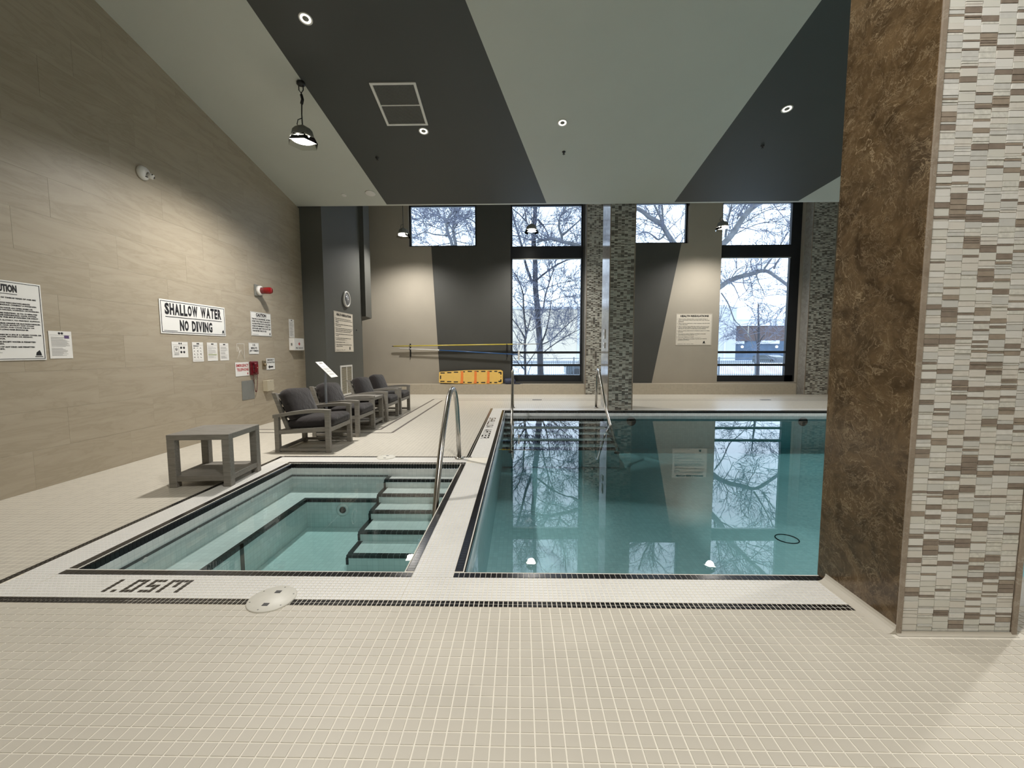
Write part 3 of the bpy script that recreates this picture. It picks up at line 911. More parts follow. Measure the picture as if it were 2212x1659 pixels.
for x, y, rad, lb in ((-2.99, 8.584, .10, 'flat round cover plate on pale ceiling near the corner'), (-3.544, 8.64, .05, 'tiny round sensor on pale ceiling near the corner')):
    r = MB(); r.lathe([(rad, -.001), (rad, .01), (rad * .9, .016), (0, .018)], 28)
    o = on_ceiling(r.build('ceiling_cover', M['whitep']), x, y); tag(o, lb, 'cover')
def air_grille():
    t = on_ceiling(thing('ceiling_grille', 'white framed slatted air grille set in the dark ceiling band', 'vent'), -1.745, 6.39)
    w, d, k = .32, .40, .035
    f = MB()
    for a in ((-w, w, -d, -d + k), (-w, w, d - k, d), (-w, -w + k, -d + k, d - k), (w - k, w, -d + k, d - k)): f.box(*a, -.002, .014)
    f.build('grille_frame', M['whitep'], t)
    b = MB(); b.box(-w + k, w - k, -.008, .008, -.002, .012); b.build('grille_bar', M['whitep'], t)
    b = MB(); b.box(-w + k, w - k, -d + k, d - k, -.002, .001); b.build('grille_back', M['blackp'], t)
    s = None
    n = 30
    for i in range(n):
        x = -w + k + (i + .5) * 2 * (w - k) / n
        if s is None:
            q = MB(); q.box(-.0035, .0035, -d + k, d - k, 0, .009); s = o = q.build('grille_slat', M['greyp'], t)
        else:
            o = s.copy(); COL.objects.link(o)
        o.location = (x, 0, 0)
air_grille()

# ================================================================== FURNITURE
def make_chair(label):
    # origin: floor, middle of the chair; faces +x
    t = thing('lounge_chair', label, 'chair', group='grey cushioned lounge chairs along the stone wall')
    d0, d1, w = -.37, .37, .375
    wd = M['wood']
    for s in (-1, 1):
        y0, y1 = (w - .06, w) if s > 0 else (-w, -w + .06)
        q = MB(); q.cbox(d1 - .063, d1, y0, y1, 0, .545, .004); q.build('leg', wd, t)
        q = MB(); q.cbox(d0, d0 + .06, y0, y1, 0, .485, .004); q.build('leg', wd, t)
        q = MB(); n = 10; top, bot = [], []
        for i in range(n + 1):
            u = i / n; x = d0 - .012 + (d1 - d0 + .016) * u
            z = .507 + .075 * math.sin(min(1, u * 1.15) * PI / 2) - .008 * max(0, u - .85) / .15
            top.append((x, z)); bot.append((x, z - .045))
        q.prism([(x, y0 - .004, z) for x, z in top + bot[::-1]], (0, y1 - y0 + .008, 0))
        q.build('armrest', wd, t)
        q = MB(); q.prism([(d0 + .06, y0 + .008, .245), (d1 - .063, y0 + .008, .285), (d1 - .063, y0 + .008, .338), (d0 + .06, y0 + .008, .298)], (0, .044, 0)); q.build('seat_rail', wd, t)
        q = MB(); q.cbox(d0 + .06, d1 - .063, y0 + .01, y1 - .01, .02, .058, .003); q.build('stretcher', wd, t)
        yy = y0 - .052 if s > 0 else y1 + .008
        q = MB(); q.prism([(-.24, yy, .27), (-.19, yy, .27), (-.37, yy, .79), (-.425, yy, .79)], (0, .044, 0)); q.build('back_post', wd, t)
    q = MB(); q.cbox(d1 - .05, d1 - .005, -w + .06, w - .06, .275, .335, .003); q.build('front_rail', wd, t)
    q = MB(); q.cbox(d0 + .01, d0 + .05, -w + .06, w - .06, .23, .285, .003); q.build('rear_rail', wd, t)
    q = MB(); q.cbox(d0 + .01, d0 + .05, -w + .06, w - .06, .02, .058, .003); q.build('rear_stretcher', wd, t)
    for i in range(5):
        z = .38 + i * .09; x = -.24 - (z - .27) / .52 * .18
        q = MB(); q.cbox(x - .004, x + .018, -w + .10, w - .10, z - .03, z + .03, .003); q.build('back_slat', wd, t)
    for i in range(6):
        x = -.22 + i * .09
        q = MB(); q.cbox(x - .03, x + .03, -w + .055, w - .055, .292 + i * .005, .304 + i * .005, .002); q.build('seat_slat', wd, t)
    def sag(v):
        if v.z > 0: v.z -= .012 * (1 - (v.x / .34) ** 2) * 0; v.z *= 1 + .12 * (1 - min(1, (2 * abs(v.y) / .62)) ** 2)
        return v
    Mx = Matrix.Translation((.075, 0, .385)) @ Matrix.Rotation(math.radians(-4), 4, 'Y')
    q = MB(); q.pillow(.635, .62, .155, Mx, .22, 40, 16, sag=sag)
    c = q.build('seat_cushion', M['fabric'], t)
    q = MB(); q.tube([Mx @ Vector((.30 * math.copysign(min(1, abs(math.cos(a)) ** .25), math.cos(a)) * 1.03, .305 * math.copysign(min(1, abs(math.sin(a)) ** .25), math.sin(a)), .05)) for a in [2 * PI * i / 48 for i in range(49)]], .004, 5, cap=False)
    Mb = Matrix.Translation((-.215, 0, .615)) @ Matrix.Rotation(math.radians(-20), 4, 'Y') @ Matrix.Rotation(PI / 2, 4, 'Y')
    def sag2(v):
        v.z *= 1 + .25 * (1 - min(1, abs(v.y) / .33) ** 2)
        v.x += .012 * math.sin(v.y * 9)
        return v
    q = MB(); q.pillow(.44, .64, .17, Mb, .30, 40, 16, sag=sag2)
    q.build('back_cushion', M['fabric'], t)
    return t
CH = ['grey cushioned lounge chair next to the bare side table and whirlpool', 'grey cushioned lounge chair just behind the slanted notice stand', 'grey cushioned lounge chair between the low side table and the last chair of its row', 'last lounge chair of the row, next to the tiled window ledge']
def place_chairs():
    first = None
    for (y, lb) in zip((5.785, 6.785, 8.205, 9.11), CH):
        if first is None: first = c = make_chair(lb)
        else: c = copy_tree(first)
        c['label'] = lb; c.location = (-2.885, y, 0)
place_chairs()

def make_table(label):
    t = thing('side_table', label, 'table', group='grey wooden side tables')
    a, b, H = .295, .285, .53
    wd = M['wood']
    for sx in (-1, 1):
        for sy in (-1, 1):
            q = MB(); x = sx * (a - .037); y = sy * (b - .037)
            q.cbox(x - .037, x + .037, y - .037, y + .037, 0, H - .055, .004); q.build('leg', wd, t)
    n = 5
    q = MB()
    for c in ((-a, a, -b, -b + .075), (-a, a, b - .075, b), (-a, -a + .075, -b + .075, b - .075), (a - .075, a, -b + .075, b - .075)): q.cbox(*c, H - .055, H, .003)
    q.build('top_frame', wd, t)
    s = (2 * b - .15) / n
    for i in range(n):
        q = MB(); y = -b + .075 + i * s
        q.cbox(-a + .075, a - .075, y + .0015, y + s - .0015, H - .03, H - .001, .002); q.build('top_plank', wd, t)
    q = MB()
    for c in ((-a + .074, a - .074, -b + .004, -b + .05), (-a + .074, a - .074, b - .05, b - .004), (-a + .004, -a + .05, -b + .074, b - .074), (a - .05, a - .004, -b + .074, b - .074)): q.cbox(*c, .06, .115, .003)
    q.build('shelf_frame', wd, t)
    s = (2 * b - .10) / n
    for i in range(n):
        q = MB(); y = -b + .05 + i * s
        q.cbox(-a + .05, a - .05, y + .002, y + s - .002, .085, .112, .002); q.build('shelf_plank', wd, t)
    return t
t1 = make_table('grey wooden side table with slatted lower shelf standing alone beside the whirlpool')
t1.location = (-3.20, 4.285, 0); t1.rotation_euler = (0, 0, math.radians(5))
t2 = copy_tree(t1); t2['label'] = 'grey wooden side table wedged between two lounge chairs'
t2.location = (-2.865, 7.50, 0); t2.rotation_euler = (0, 0, 0)

def notice_stand():
    t = thing('notice_stand', 'slim floor stand with tilted notice panel between two lounge chairs', 'stand', (-2.955, 6.285, 0))
    q = MB(); q.lathe([(.14, 0), (.14, .008), (.03, .016), (0, .016)], 28); q.build('stand_base', M['blackp'], t)
    q = MB(); q.box(-.008, .008, -.026, .026, .01, 1.04); q.build('stand_pole', M['standp'], t)
    p = bpy.data.objects.new('panel', None)
    Mt = Matrix.Translation((.03, 0, 1.07)) @ Matrix.Rotation(math.radians(45), 4, 'Y')
    q = MB(); q.cbox(-.165, .165, -.113, .113, -.006, .0, .002)
    q.v = [tuple(Mt @ Vector(v)) for v in q.v]; pn = q.build('panel', M['whitep'], t)
    q = MB(); q.box(-.145, -.115, -.05, .05, 0, .001)
    for i, (u, l) in enumerate(((-.07, .06), (-.03, .085), (-.012, .085), (.006, .07), (.03, .08), (.05, .085), (.085, .075), (.103, .08))): q.box(u, u + .007, -l, l, 0, .001)
    q.v = [tuple(Mt @ Vector(v)) for v in q.v]; tag(q.build('print', M['inkgrey'], pn), kind='stuff')
    bpy.data.objects.remove(p)
notice_stand()

# ---- handrails
def arc_path(pts, r=.08, n=6):
    P = [Vector(p) for p in pts]; out = [P[0]]
    for a, b, c in zip(P, P[1:], P[2:]):
        u, w = (a - b).normalized(), (c - b).normalized()
        k = min(r, (a - b).length * .48, (c - b).length * .48)
        s, e = b + u * k, b + w * k
        for i in range(n + 1):
            q = i / n
            out.append(s * (1 - q) ** 2 + b * 2 * q * (1 - q) + e * q ** 2)
    out.append(P[-1]); return out
def handrail(label, pts, r=.024, bend=.12):
    b = Vector(pts[0])
    t = thing('handrail', label, 'handrail', b)
    L = [Vector(p) - b for p in pts]
    q = MB(); q.tube(arc_path(L, bend), r, 14); q.build('rail_tube', M['steel'], t)
    q = MB(); q.lathe([(.055, 0), (.055, .012), (.04, .022), (.026, .026), (0, .026)], 20); q.build('flange', M['steel'], t)
    q = MB(); e = L[-1]; q.lathe([(.05, -.01), (.05, .012), (.026, .03), (0, .03)], 18, M=Matrix.Translation(e)); q.build('flange', M['blackp'], t)
handrail('steel handrail arching down into the whirlpool tub', [(-.76, 5.14, 0), (-.76, 5.00, .70), (-.76, 4.80, .93), (-.76, 4.48, .90), (-.76, 4.02, .50), (-.76, 3.64, -.04), (-.76, 3.50, -.50)], .027, .20)
handrail('steel handrail at pool steps near the mosaic lettering', [(-.165, 9.80, 0), (-.165, 9.78, .78), (-.165, 9.66, .93), (-.165, 9.48, .90), (-.165, 8.72, .13), (-.165, 8.2, -.16), (-.165, 7.75, -.46), (-.165, 7.72, -.55)], .026, .15)
handrail('steel handrail at pool steps next to the mosaic column', [(1.79, 9.80, 0), (1.79, 9.78, .78), (1.79, 9.66, .93), (1.79, 9.48, .90), (1.79, 8.72, .16), (1.79, 8.15, -.17), (1.79, 7.66, -.44), (1.79, 7.64, -.54)], .026, .15)

# ---- lids in the deck
def lid(x, y, r, label):
    t = thing('skimmer_lid', label, 'lid', (x, y, 0))
    q = MB(); q.lathe([(r, -.003), (r, .004), (r * .97, .007), (0, .007)], 40); q.build('cover', M['lid'], t)
    for s in (-1, 1):
        q = MB(); q.box(-.016, .016, s * r * .48 - .013, s * r * .48 + .013, .0065, .0076); q.build('finger_hole', M['blackp'], t)
    for k in range(6):
        a = k * PI / 3 + .4
        q = MB(); q.lathe([(.004, .0065), (.004, .0078), (0, .0078)], 8, M=Matrix.Translation((r * .86 * math.cos(a), r * .86 * math.sin(a), 0))); q.build('screw', M['greyp'], t)
    return t
lid(-1.352, 2.155, .122, 'round white skimmer lid with two square holes lying over the black tile line')
lid(-1.70, 5.19, .115, 'round cream skimmer lid behind the whirlpool by the steel handrail')

# ================================================================== SIGNS
_txt = [0]
def text_mesh(body, align='LEFT', bold=0.0, space=1.0):
    c = bpy.data.curves.new('txt', 'FONT')
    c.body = body; c.size = 1; c.align_x = align; c.resolution_u = 2; c.offset = bold; c.space_line = space; c.fill_mode = 'FRONT'
    o = bpy.data.objects.new('txt', c); COL.objects.link(o)
    dg = bpy.context.evaluated_depsgraph_get()
    me = bpy.data.meshes.new_from_object(o.evaluated_get(dg))
    vs = [v.co.copy() for v in me.vertices]; fs = [tuple(p.vertices) for p in me.polygons]
    bpy.data.objects.remove(o); bpy.data.meshes.remove(me); bpy.data.curves.remove(c)
    return vs, fs
def put_text(mb, body, x0, x1, z0, z1, y, align='LEFT', bold=.0, space=1.0, keep=False):
    vs, fs = text_mesh(body, align, bold, space)
    if not vs: return
    a, b = min(v.x for v in vs), max(v.x for v in vs); c, d = min(v.y for v in vs), max(v.y for v in vs)
    sx, sz = (x1 - x0) / max(b - a, 1e-6), (z1 - z0) / max(d - c, 1e-6)
    mb.add([(x0 + (v.x - a) * sx, y, z0 + (v.y - c) * sz) for v in vs], fs)
def sign(name, label, cat, w, h, loc, rz, board, t=.006, border=None, group=None):
    # local frame: x along the wall to the viewer's right, z up, front towards -y; origin bottom left corner
    o = thing(name, label, cat, loc, rz, group)
    q = MB(); q.cbox(0, w, -t, -.0005, 0, h, min(.002, t * .3)); q.build('board', board, o)
    if border:
        ins, wd = border
        q = MB(); y0, y1 = -t - .0012, -t + .001
        q.box(ins, w - ins, y0, y1, ins, ins + wd); q.box(ins, w - ins, y0, y1, h - ins - wd, h - ins)
        q.box(ins, ins + wd, y0, y1, ins + wd, h - ins - wd); q.box(w - ins - wd, w - ins, y0, y1, ins + wd, h - ins - wd)
        q.build('border', M['ink'], o)
    return o
def logo(parent, x, z, s, y, m=None):
    q = MB(); q.prism([(x, y, z), (x + s, y, z), (x + s * .9, y, z + s * .55), (x + s * .68, y, z + s * 1.05), (x + s * .12, y, z + s * .6)], (0, -.001, 0))
    q.box(x - s * .15, x + s * 1.15, y - .001, y, z - s * .28, z - s * .14)
    q.build('emblem', m or M['ink'], parent)
R90 = PI / 2
# sheets of text: words printed as meshes
def shallow():
    w, h = 1.22, .452
    o = sign('warning_sign', 'wide white SHALLOW WATER NO DIVING sign on stone wall', 'sign', w, h, (XW + .002, 5.44, 1.585), R90, M['paper'], border=(.018, .008))
    y = -.0075
    wide = {'W': 1.35, 'I': .5, ' ': .65, 'A': 1.08, 'L': .85, 'E': .88}
    for body, x0, x1, z0, z1 in (('SHALLOW WATER', .075, w - .085, .255, .41), ('NO DIVING', .31, w - .29, .045, .195)):
        tot = sum(wide.get(ch, 1) for ch in body); x = x0
        for ch in body:
            cw = wide.get(ch, 1) / tot * (x1 - x0)
            if ch != ' ':
                q = MB(); put_text(q, ch, x + .004, x + cw - .004, z0, z1, y, bold=.05); q.build('letter', M['ink'], o)
            x += cw
    q = MB(); q.box(.085, w - .075, y, y + .001, .222, .231); q.build('rule_line', M['ink'], o)
    q = MB(); q.box(.05, .27, y, y + .001, .037, .043); q.build('fine_print', M['ink'], o)
    logo(o, w - .085, .05, .045, -.006)
shallow()
def caution():
    w, h = .60, .425
    o = sign('warning_sign', 'white CAUTION sign about unsupervised pool beneath the red strobe', 'sign', w, h, (XW + .002, 7.30, 1.62), R90, M['paper'], border=(.006, .003))
    q = MB(); y = -.0075
    put_text(q, 'CAUTION', .15, .45, .345, .405, y, bold=.06)
    q.box(.15, .45, y, y + .001, .332, .336)
    lines = ['THIS POOL IS UNSUPERVISED.  BATHERS', 'UNDER TWELVE YEARS OF AGE ARE NOT', 'ALLOWED WITHIN THE POOL ENCLOSURE', 'UNLESS ACCOMPANIED BY A PARENT OR', 'HIS OR HER AGENT WHO IS NOT LESS', 'THAN SIXTEEN YEARS OF AGE.']
    for i, l in enumerate(lines):
        z = .285 - i * .042
        put_text(q, l, .03, .57 if i < 5 else .44, z, z + .03, y, bold=.045)
    tag(q.build('lettering', M['ink'], o), kind='stuff')
    q = MB(); q.box(.03, .2, y, y + .001, .026, .03); q.build('fine_print', M['ink'], o)
    logo(o, .53, .035, .035, -.006)
caution()
def spa_caution():
    w, h = .61, .735
    o = sign('warning_sign', 'large white spa CAUTION sign with many rules and black border', 'sign', w, h, (XW + .002, 4.085 - w, 1.265), R90, M['paper'], border=(.012, .005))
    q = MB(); y = -.0075
    put_text(q, 'CAUTION', .205, .41, .63, .70, y, bold=.05)
    q.box(.205, .41, y, y + .001, .612, .617)
    paras = [('CHILDREN UNDER THE AGE OF TWELVE YEARS OF AGE ARE', 'NOT ALLOWED IN THE SPA.'),
             ('PREGNANT WOMEN AND PERSONS WITH KNOWN HEALTH', 'OR MEDICAL CONDITIONS SHOULD CONSULT A PHYSICIAN.'),
             ('DO NOT USE THE SPA IF YOU HAVE AN OPEN SORE OR', 'RASH, OR ARE EXPERIENCING NAUSEA, VOMITING OR DIARRHEA.'),
             ('OVEREXPOSURE MAY CAUSE FAINTING. 10 TO 15 MINUTES', 'MAY BE EXCESSIVE FOR SOME INDIVIDUALS. COOL DOWN', 'PERIODICALLY AND LEAVE THE SPA IF NAUSEA OR DIZZY.'),
             ('ENTER AND EXIT THE SPA SLOWLY, TO PREVENT SLIPPING.',),
             ('DO NOT PLAY OR SWIM NEAR DRAINS OR SUCTION DEVICES.', 'YOUR BODY, BODY PARTS, HAIR, JEWELRY AND OTHER', 'OBJECTS MAY BECOME TRAPPED AND CAUSE INJURY OR', 'DROWNING. PEOPLE WITH LONG HAIR SHOULD BE', 'ESPECIALLY CAREFUL.'),
             ('DO NOT ENTER OR REMAIN IN A SPA IF A DRAIN COVER OR', 'SUCTION FITTING IS LOOSE, BROKEN OR MISSING.', 'NOTIFY THE SPA OPERATOR.'),
             ('NO FOOD OR BEVERAGES EXCEPT WATER IS PERMITTED', 'WITHIN THE DECK OR SPA.'),
             ('NO GLASS CONTAINERS OF ANY KIND ARE PERMITTED', 'WITHIN THE DECK OR SPA.'), ('CAPACITY ____________',)]
    z = .585
    for p in paras:
        for k, l in enumerate(p):
            wd = min(.55, .0108 * len(l))
            put_text(q, l, .03, .03 + wd, z - .0135, z, y, bold=.05)
            z -= .0192
        z -= .0085
    tag(q.build('lettering', M['ink'], o), kind='stuff')
    logo(o, w - .09, .045, .05, -.006)
spa_caution()
HEALTH = [('1.', ['That no person infected with a communicable disease or', 'having open sores on his or her body shall enter the pool', 'enclosure.']),
          ('2.', ['That no person shall bring a glass container onto the deck', 'or into the pool.']),
          ('3.', ['That no person shall pollute the water in the pool in any', 'manner and that spitting, spouting of water, and blowing', 'the nose in the pool or on the deck are prohibited.']),
          ('4.', ['That no person shall engage in boisterous play in or about', 'the pool.']),
          ('5.', ['The maximum number of bathers permitted on the deck', 'and in the pool at any time is  ____']),
          ('6.', ['Emergency telephone is located  __________']),
          ('7.', ['Where a lifeguard is provided, the lifeguard shall be', 'present at all times.'])]
def health(label, loc, rz, w=1.09, h=.95):
    o = sign('regulations_sign', label, 'sign', w, h, loc, rz, M['cream'], border=(.012, .004))
    q = MB(); y = -.0075
    put_text(q, 'HEALTH REGULATIONS', .13, w - .11, h - .10, h - .04, y, bold=.06)
    z = h - .15
    for n, ls in HEALTH:
        put_text(q, n, .035, .055, z - .026, z, y, bold=.01)
        for l in ls:
            put_text(q, l, .075, .075 + min(.0166 * len(l), w - .12), z - .029, z, y, bold=.03)
            z -= .037
        z -= .021
    put_text(q, 'Regulation 565   R.R.O. 1990', .07, .55, .035, .055, y, bold=.012)
    tag(q.build('lettering', M['ink'], o), kind='stuff')
    logo(o, w - .27, .065, .07, -.006)
    return o
health('portrait HEALTH REGULATIONS sign under the oval clock on dark wall', (-4.248, 9.555, 1.325), R90, 1.08, .94)
health('cream HEALTH REGULATIONS sign on pale wall beside the tall window', (4.83, YW - .002, 1.50), 0, 1.11, .97)

def small_sign(name, label, w, h, y, z, rows, mat='ink', board='paper', arrow=False, lg=False):
    o = sign(name, label, 'sign', w, h, (XW + .002, y, z), R90, M[board], .004, border=(.004, .0025) if not lg else None)
    q = MB()
    for body, x0, x1, z0, z1 in rows: put_text(q, body, x0, x1, z0, z1, -.0055, bold=.03)
    if arrow: q.prism([(.05, -.0045, .055), (.10, -.0045, .09), (.10, -.0045, .068), (w - .07, -.0045, .068), (w - .07, -.0045, .042), (.10, -.0045, .042), (.10, -.0045, .02)], (0, -.001, 0))
    tag(q.build('lettering', M[mat], o), kind='stuff')
    if lg: logo(o, w - .055, .03, .028, -.004, M[mat])
small_sign('timer_sign', 'small white 15 MINUTE JET TIMER sign above the red telephone', .285, .20, 7.21, 1.293, [('15', .11, .18, .145, .18), ('MINUTE', .06, .23, .09, .125), ('JET TIMER', .015, .27, .035, .075)])
small_sign('telephone_sign', 'white EMERGENCY TELEPHONE sign in red letters beside red telephone', .35, .235, 6.84, .925, [('EMERGENCY', .02, .335, .155, .205), ('TELEPHONE', .03, .335, .085, .135)], 'inkred', lg=True)
small_sign('stop_sign', 'white EMERGENCY STOP BUTTON sign with black arrow', .275, .22, 7.695, .995, [('EMERGENCY', .03, .245, .17, .20), ('STOP BUTTON', .02, .255, .125, .155)], arrow=True)

def sheet(label, y, z, w, h, style, group='laminated notices under the wide warning sign'):
    o = sign('notice_sheet', label, 'notice', w, h, (XW + .002, y, z), R90, M['sheet'], .002, group=group)
    q = MB(); Y = -.003
    q.lathe([(.012, 0), (.012, .0008), (0, .0008)], 12, M=Matrix.Translation((w * .46, -.002, h - .022)) @ Matrix.Rotation(PI / 2, 4, 'X'))
    q.lathe([(.012, 0), (.012, .0008), (0, .0008)], 12, M=Matrix.Translation((w * .58, -.002, h - .022)) @ Matrix.Rotation(PI / 2, 4, 'X'))
    q.build('letterhead', M['ink'], o)
    g = MB(); d = MB()
    g.box(.012, w - .012, Y, -.0019, h - .043, h - .040)
    rr = random.Random(int(y * 100))
    if style == 'text':
        z1 = h - .06
        while z1 > .03:
            l = rr.uniform(.55, 1) if rr.random() < .9 else 0
            if l: g.box(.02, .02 + (w - .04) * l, Y, -.0019, z1 - .0035, z1)
            z1 -= .0085
    elif style == 'icons':
        d.box(.035, .115, Y, -.0019, .07, .073); d.box(.035, .115, Y, -.0019, .15, .153); d.box(.035, .038, Y, -.0019, .07, .153); d.box(.112, .115, Y, -.0019, .07, .153)
        for a, b in ((.155, .135), (.205, .135), (.155, .075), (.205, .075)):
            d.lathe([(.017, 0), (.017, .0009), (0, .0009)], 14, M=Matrix.Translation((a, -.002, b)) @ Matrix.Rotation(PI / 2, 4, 'X'))
        for k in range(3): d.box(.035, .115, Y, -.0019, .035 + k * .01, .038 + k * .01)
        g.lathe([(.022, 0), (.022, .0009), (0, .0009)], 14, M=Matrix.Translation((.075, -.002, .115)) @ Matrix.Rotation(PI / 2, 4, 'X'))
    elif style == 'pictures':
        d.box(.02, .12, Y, -.0019, h - .062, h - .052)
        for r in range(4):
            for c in range(3):
                a, b = .035 + c * .06, h - .085 - r * .045
                for k in range(3):
                    u, v = rr.uniform(-.018, .018), rr.uniform(-.015, .015)
                    d.tube([(a + u, -.0024, b + v), (a - u * .6, -.0024, b + v * .2), (a + v, -.0024, b - v)], .0016, 4)
        g.box(.02, w - .02, Y, -.0019, .02, .024)
    if style == 'green':
        for k, l in enumerate((.6, .9, .95, .4, .8, .9, .85, .9, .5, .9, .9, .95, .6, .9)): g.box(.02, .02 + (w - .04) * l, Y, -.0019, h - .065 - k * .013, h - .061 - k * .013)
        e = MB(); e.box(.02, w - .02, -.0028, -.0019, .085, .105); e.build('highlight', M['green'], o)
    tag(g.build('print', M['inkgrey'], o), kind='stuff')
    if d.v: tag(d.build('drawing', M['ink'], o), kind='stuff')
    return o
sheet('laminated notice with four round pictograms below the wide warning sign', 5.60, 1.262, .275, .216, 'icons')
sheet('laminated notice covered with small black drawings', 5.955, 1.195, .208, .284, 'pictures')
sheet('laminated notice with a green highlighted band across its text', 6.24, 1.20, .216, .279, 'green')
sheet('laminated notice of plain text with no picture, next to the green-banded one', 6.505, 1.20, .20, .275, 'text')
n5 = sheet('laminated notice with purple stamp next to large spa sign', 4.12, 1.277, .216, .279, 'text', group=None)
q = MB(); q.box(.145, .19, -.0035, -.0019, .205, .235); q.build('stamp', M['purple'], n5)
sh = sheet('narrow instruction sheet pinned above first aid box', 8.52, 1.625, .20, .375, 'text', group=None)

def residue():
    # pale glue left on the stone where a sheet came off
    mb = MB(); y0, z0 = 6.91, 1.20
    for a, b, c, d in ((0, .19, .27, .276), (.184, .19, 0, .27), (.0, .006, .14, .27)): mb.box(XW + .0012, XW + .0022, y0 + a, y0 + b, z0 + c, z0 + d)
    for p in (((0, .02), (.06, .12), (.03, .22)), ((.05, .11), (.10, .17), (.16, .03))):
        mb.tube([(XW + .0014, y0 + a, z0 + b) for a, b in p], .004, 4)
    tag(mb.build('glue_residue', M['mc']), 'pale glue outline left on stone wall beside the laminated notices', 'residue')
residue()

# ================================================================== WALL FITTINGS
def first_aid():
    t = thing('first_aid_box', 'white first aid box with red cross at end of stone wall', 'box', (XW + .001, 8.49, 1.36), R90)
    w, h, d = .40, .25, .11
    q = MB(); q.cbox(0, w, -d + .03, 0, 0, h, .008); q.build('box_body', M['whitep'], t)
    q = MB(); q.cbox(0, w, -d, -d + .028, 0, h, .008); l = q.build('box_lid', M['whitep'], t)
    q = MB(); a = .034; c = (.2, .135)
    q.box(c[0] - .012, c[0] + .012, -d - .001, -d + .001, c[1] - a, c[1] + a); q.box(c[0] - a, c[0] + a, -d - .0012, -d + .001, c[1] - .012, c[1] + .012); q.build('cross', M['inkred'], l)
    q = MB(); put_text(q, 'FIRST AID KIT', .06, .34, .035, .065, -d - .001, bold=.03); tag(q.build('lettering', M['ink'], l), kind='stuff')
    q = MB(); q.cbox(-.008, 0, -.075, -.045, .10, .15, .002); q.build('latch', M['greyp'], t)
first_aid()
def phone():
    t = thing('wall_telephone', 'dark red wall telephone with coiled cord on stone wall', 'telephone', (XW + .001, 7.20, .93), R90)
    q = MB(); q.cbox(0, .19, -.05, 0, 0, .24, .012); q.build('phone_body', M['red'], t)
    q = MB()
    q.tube([(.045, -.075, .03), (.045, -.088, .06), (.045, -.09, .12), (.045, -.088, .18), (.045, -.075, .215)], [.026, .024, .019, .024, .026], 12)
    q.build('handset', M['red'], t)
    q = MB(); q.cbox(.10, .17, -.054, -.048, .10, .18, .003); q.build('dial_plate', M['redlens'], t)
    q = MB(); q.box(.115, .155, -.0555, -.0535, .125, .132); q.build('label_strip', M['sheet'], t)
    q = MB()
    path = [Vector((.04, -.04, .0))]
    for i in range(13):
        u = i / 12; path.append(Vector((.04 + .12 * u, -.04, -.30 * math.sin(PI * u) ** .7 - .004)))
    n = 90; pts = []
    for i in range(n + 1):
        u = i / n * (len(path) - 1); k = min(int(u), len(path) - 2); p = path[k].lerp(path[k + 1], u - k)
        pts.append(p + Vector((.006 * math.cos(i * 2.1), .006 * math.sin(i * 2.1), 0)))
    q.tube(pts, .004, 5); q.build('coiled_cord', M['red'], t)
phone()
def strobe():
    t = thing('strobe_light', 'red strobe lamp on steel box high on stone wall', 'lamp', (XW + .001, 7.53, 2.43), R90)
    q = MB(); q.cbox(-.09, .09, -.03, 0, -.10, .10, .004); q.build('back_box', M['greyp'], t)
    R = Matrix.Rotation(PI / 2, 4, 'X')
    q = MB(); q.lathe([(.085, .03), (.085, .07), (.075, .085), (.055, .09), (0, .09)], 24, M=R); q.build('collar', M['whitep'], t)
    q = MB(); q.lathe([(.06, .09), (.06, .23), (.05, .26), (0, .262)], 20, M=R); q.build('red_dome', M['redlens'], t)
strobe()
def detector():
    t = thing('motion_detector', 'round white detector with dark eyes high on stone wall', 'detector', (XW + .001, 5.33, 3.57), R90)
    R = Matrix.Rotation(PI / 2, 4, 'X')
    q = MB(); q.lathe([(.085, 0), (.085, .02), (.07, .045), (0, .05)], 28, M=R); q.build('housing', M['whitep'], t)
    q = MB(); q.tube([(.03, -.04, -.01), (.07, -.085, -.03)], [.035, .03], 14); q.build('eye_socket', M['whitep'], t)
    for a, b in ((.055, -.01), (.085, -.03)):
        q = MB(); q.lathe([(.011, 0), (.011, .012), (0, .012)], 12, M=Matrix.Translation((a - .01, -.083 + .25 * (a - .055), b)) @ R); q.build('eye', M['blackp'], t)
    q = MB(); q.box(-.01, .02, -.052, -.046, -.05, -.04); q.build('slot', M['blackp'], t)
detector()
def plate(name, label, cat, y, z, w, h, d, mat, knob=None):
    t = thing(name, label, cat, (XW + .001, y, z), R90)
    q = MB(); q.cbox(0, w, -d, 0, 0, h, min(.004, d * .3)); q.build('plate', mat, t)
    for s in (.1, .9):
        q = MB(); q.lathe([(.006, 0), (.006, .002), (0, .002)], 8, M=Matrix.Translation((w / 2, -d, h * s)) @ Matrix.Rotation(PI / 2, 4, 'X')); q.build('screw', M['greyp'], t)
    if knob:
        q = MB(); q.lathe([(.025, 0), (.022, .03), (0, .032)], 14, M=Matrix.Translation((w / 2, -d, h / 2)) @ Matrix.Rotation(PI / 2, 4, 'X')); q.build('button', M[knob], t)
plate('stop_button', 'dull brass push button plate beside the arrow sign', 'button', 7.575, 1.02, .10, .155, .012, M['brass'], 'brass')
plate('access_plate', 'flat grey access plate in stone wall under the red telephone', 'plate', 6.98, .51, .33, .33, .004, M['greyp'])
plate('junction_box', 'tan electrical box on stone wall behind the nearest lounge chair', 'box', 7.56, .61, .20, .20, .09, M['tan'])
plate('outlet_plate', 'small brass outlet plate beside the tan electrical box', 'outlet', 7.80, .64, .06, .11, .008, M['brass'], 'tan')

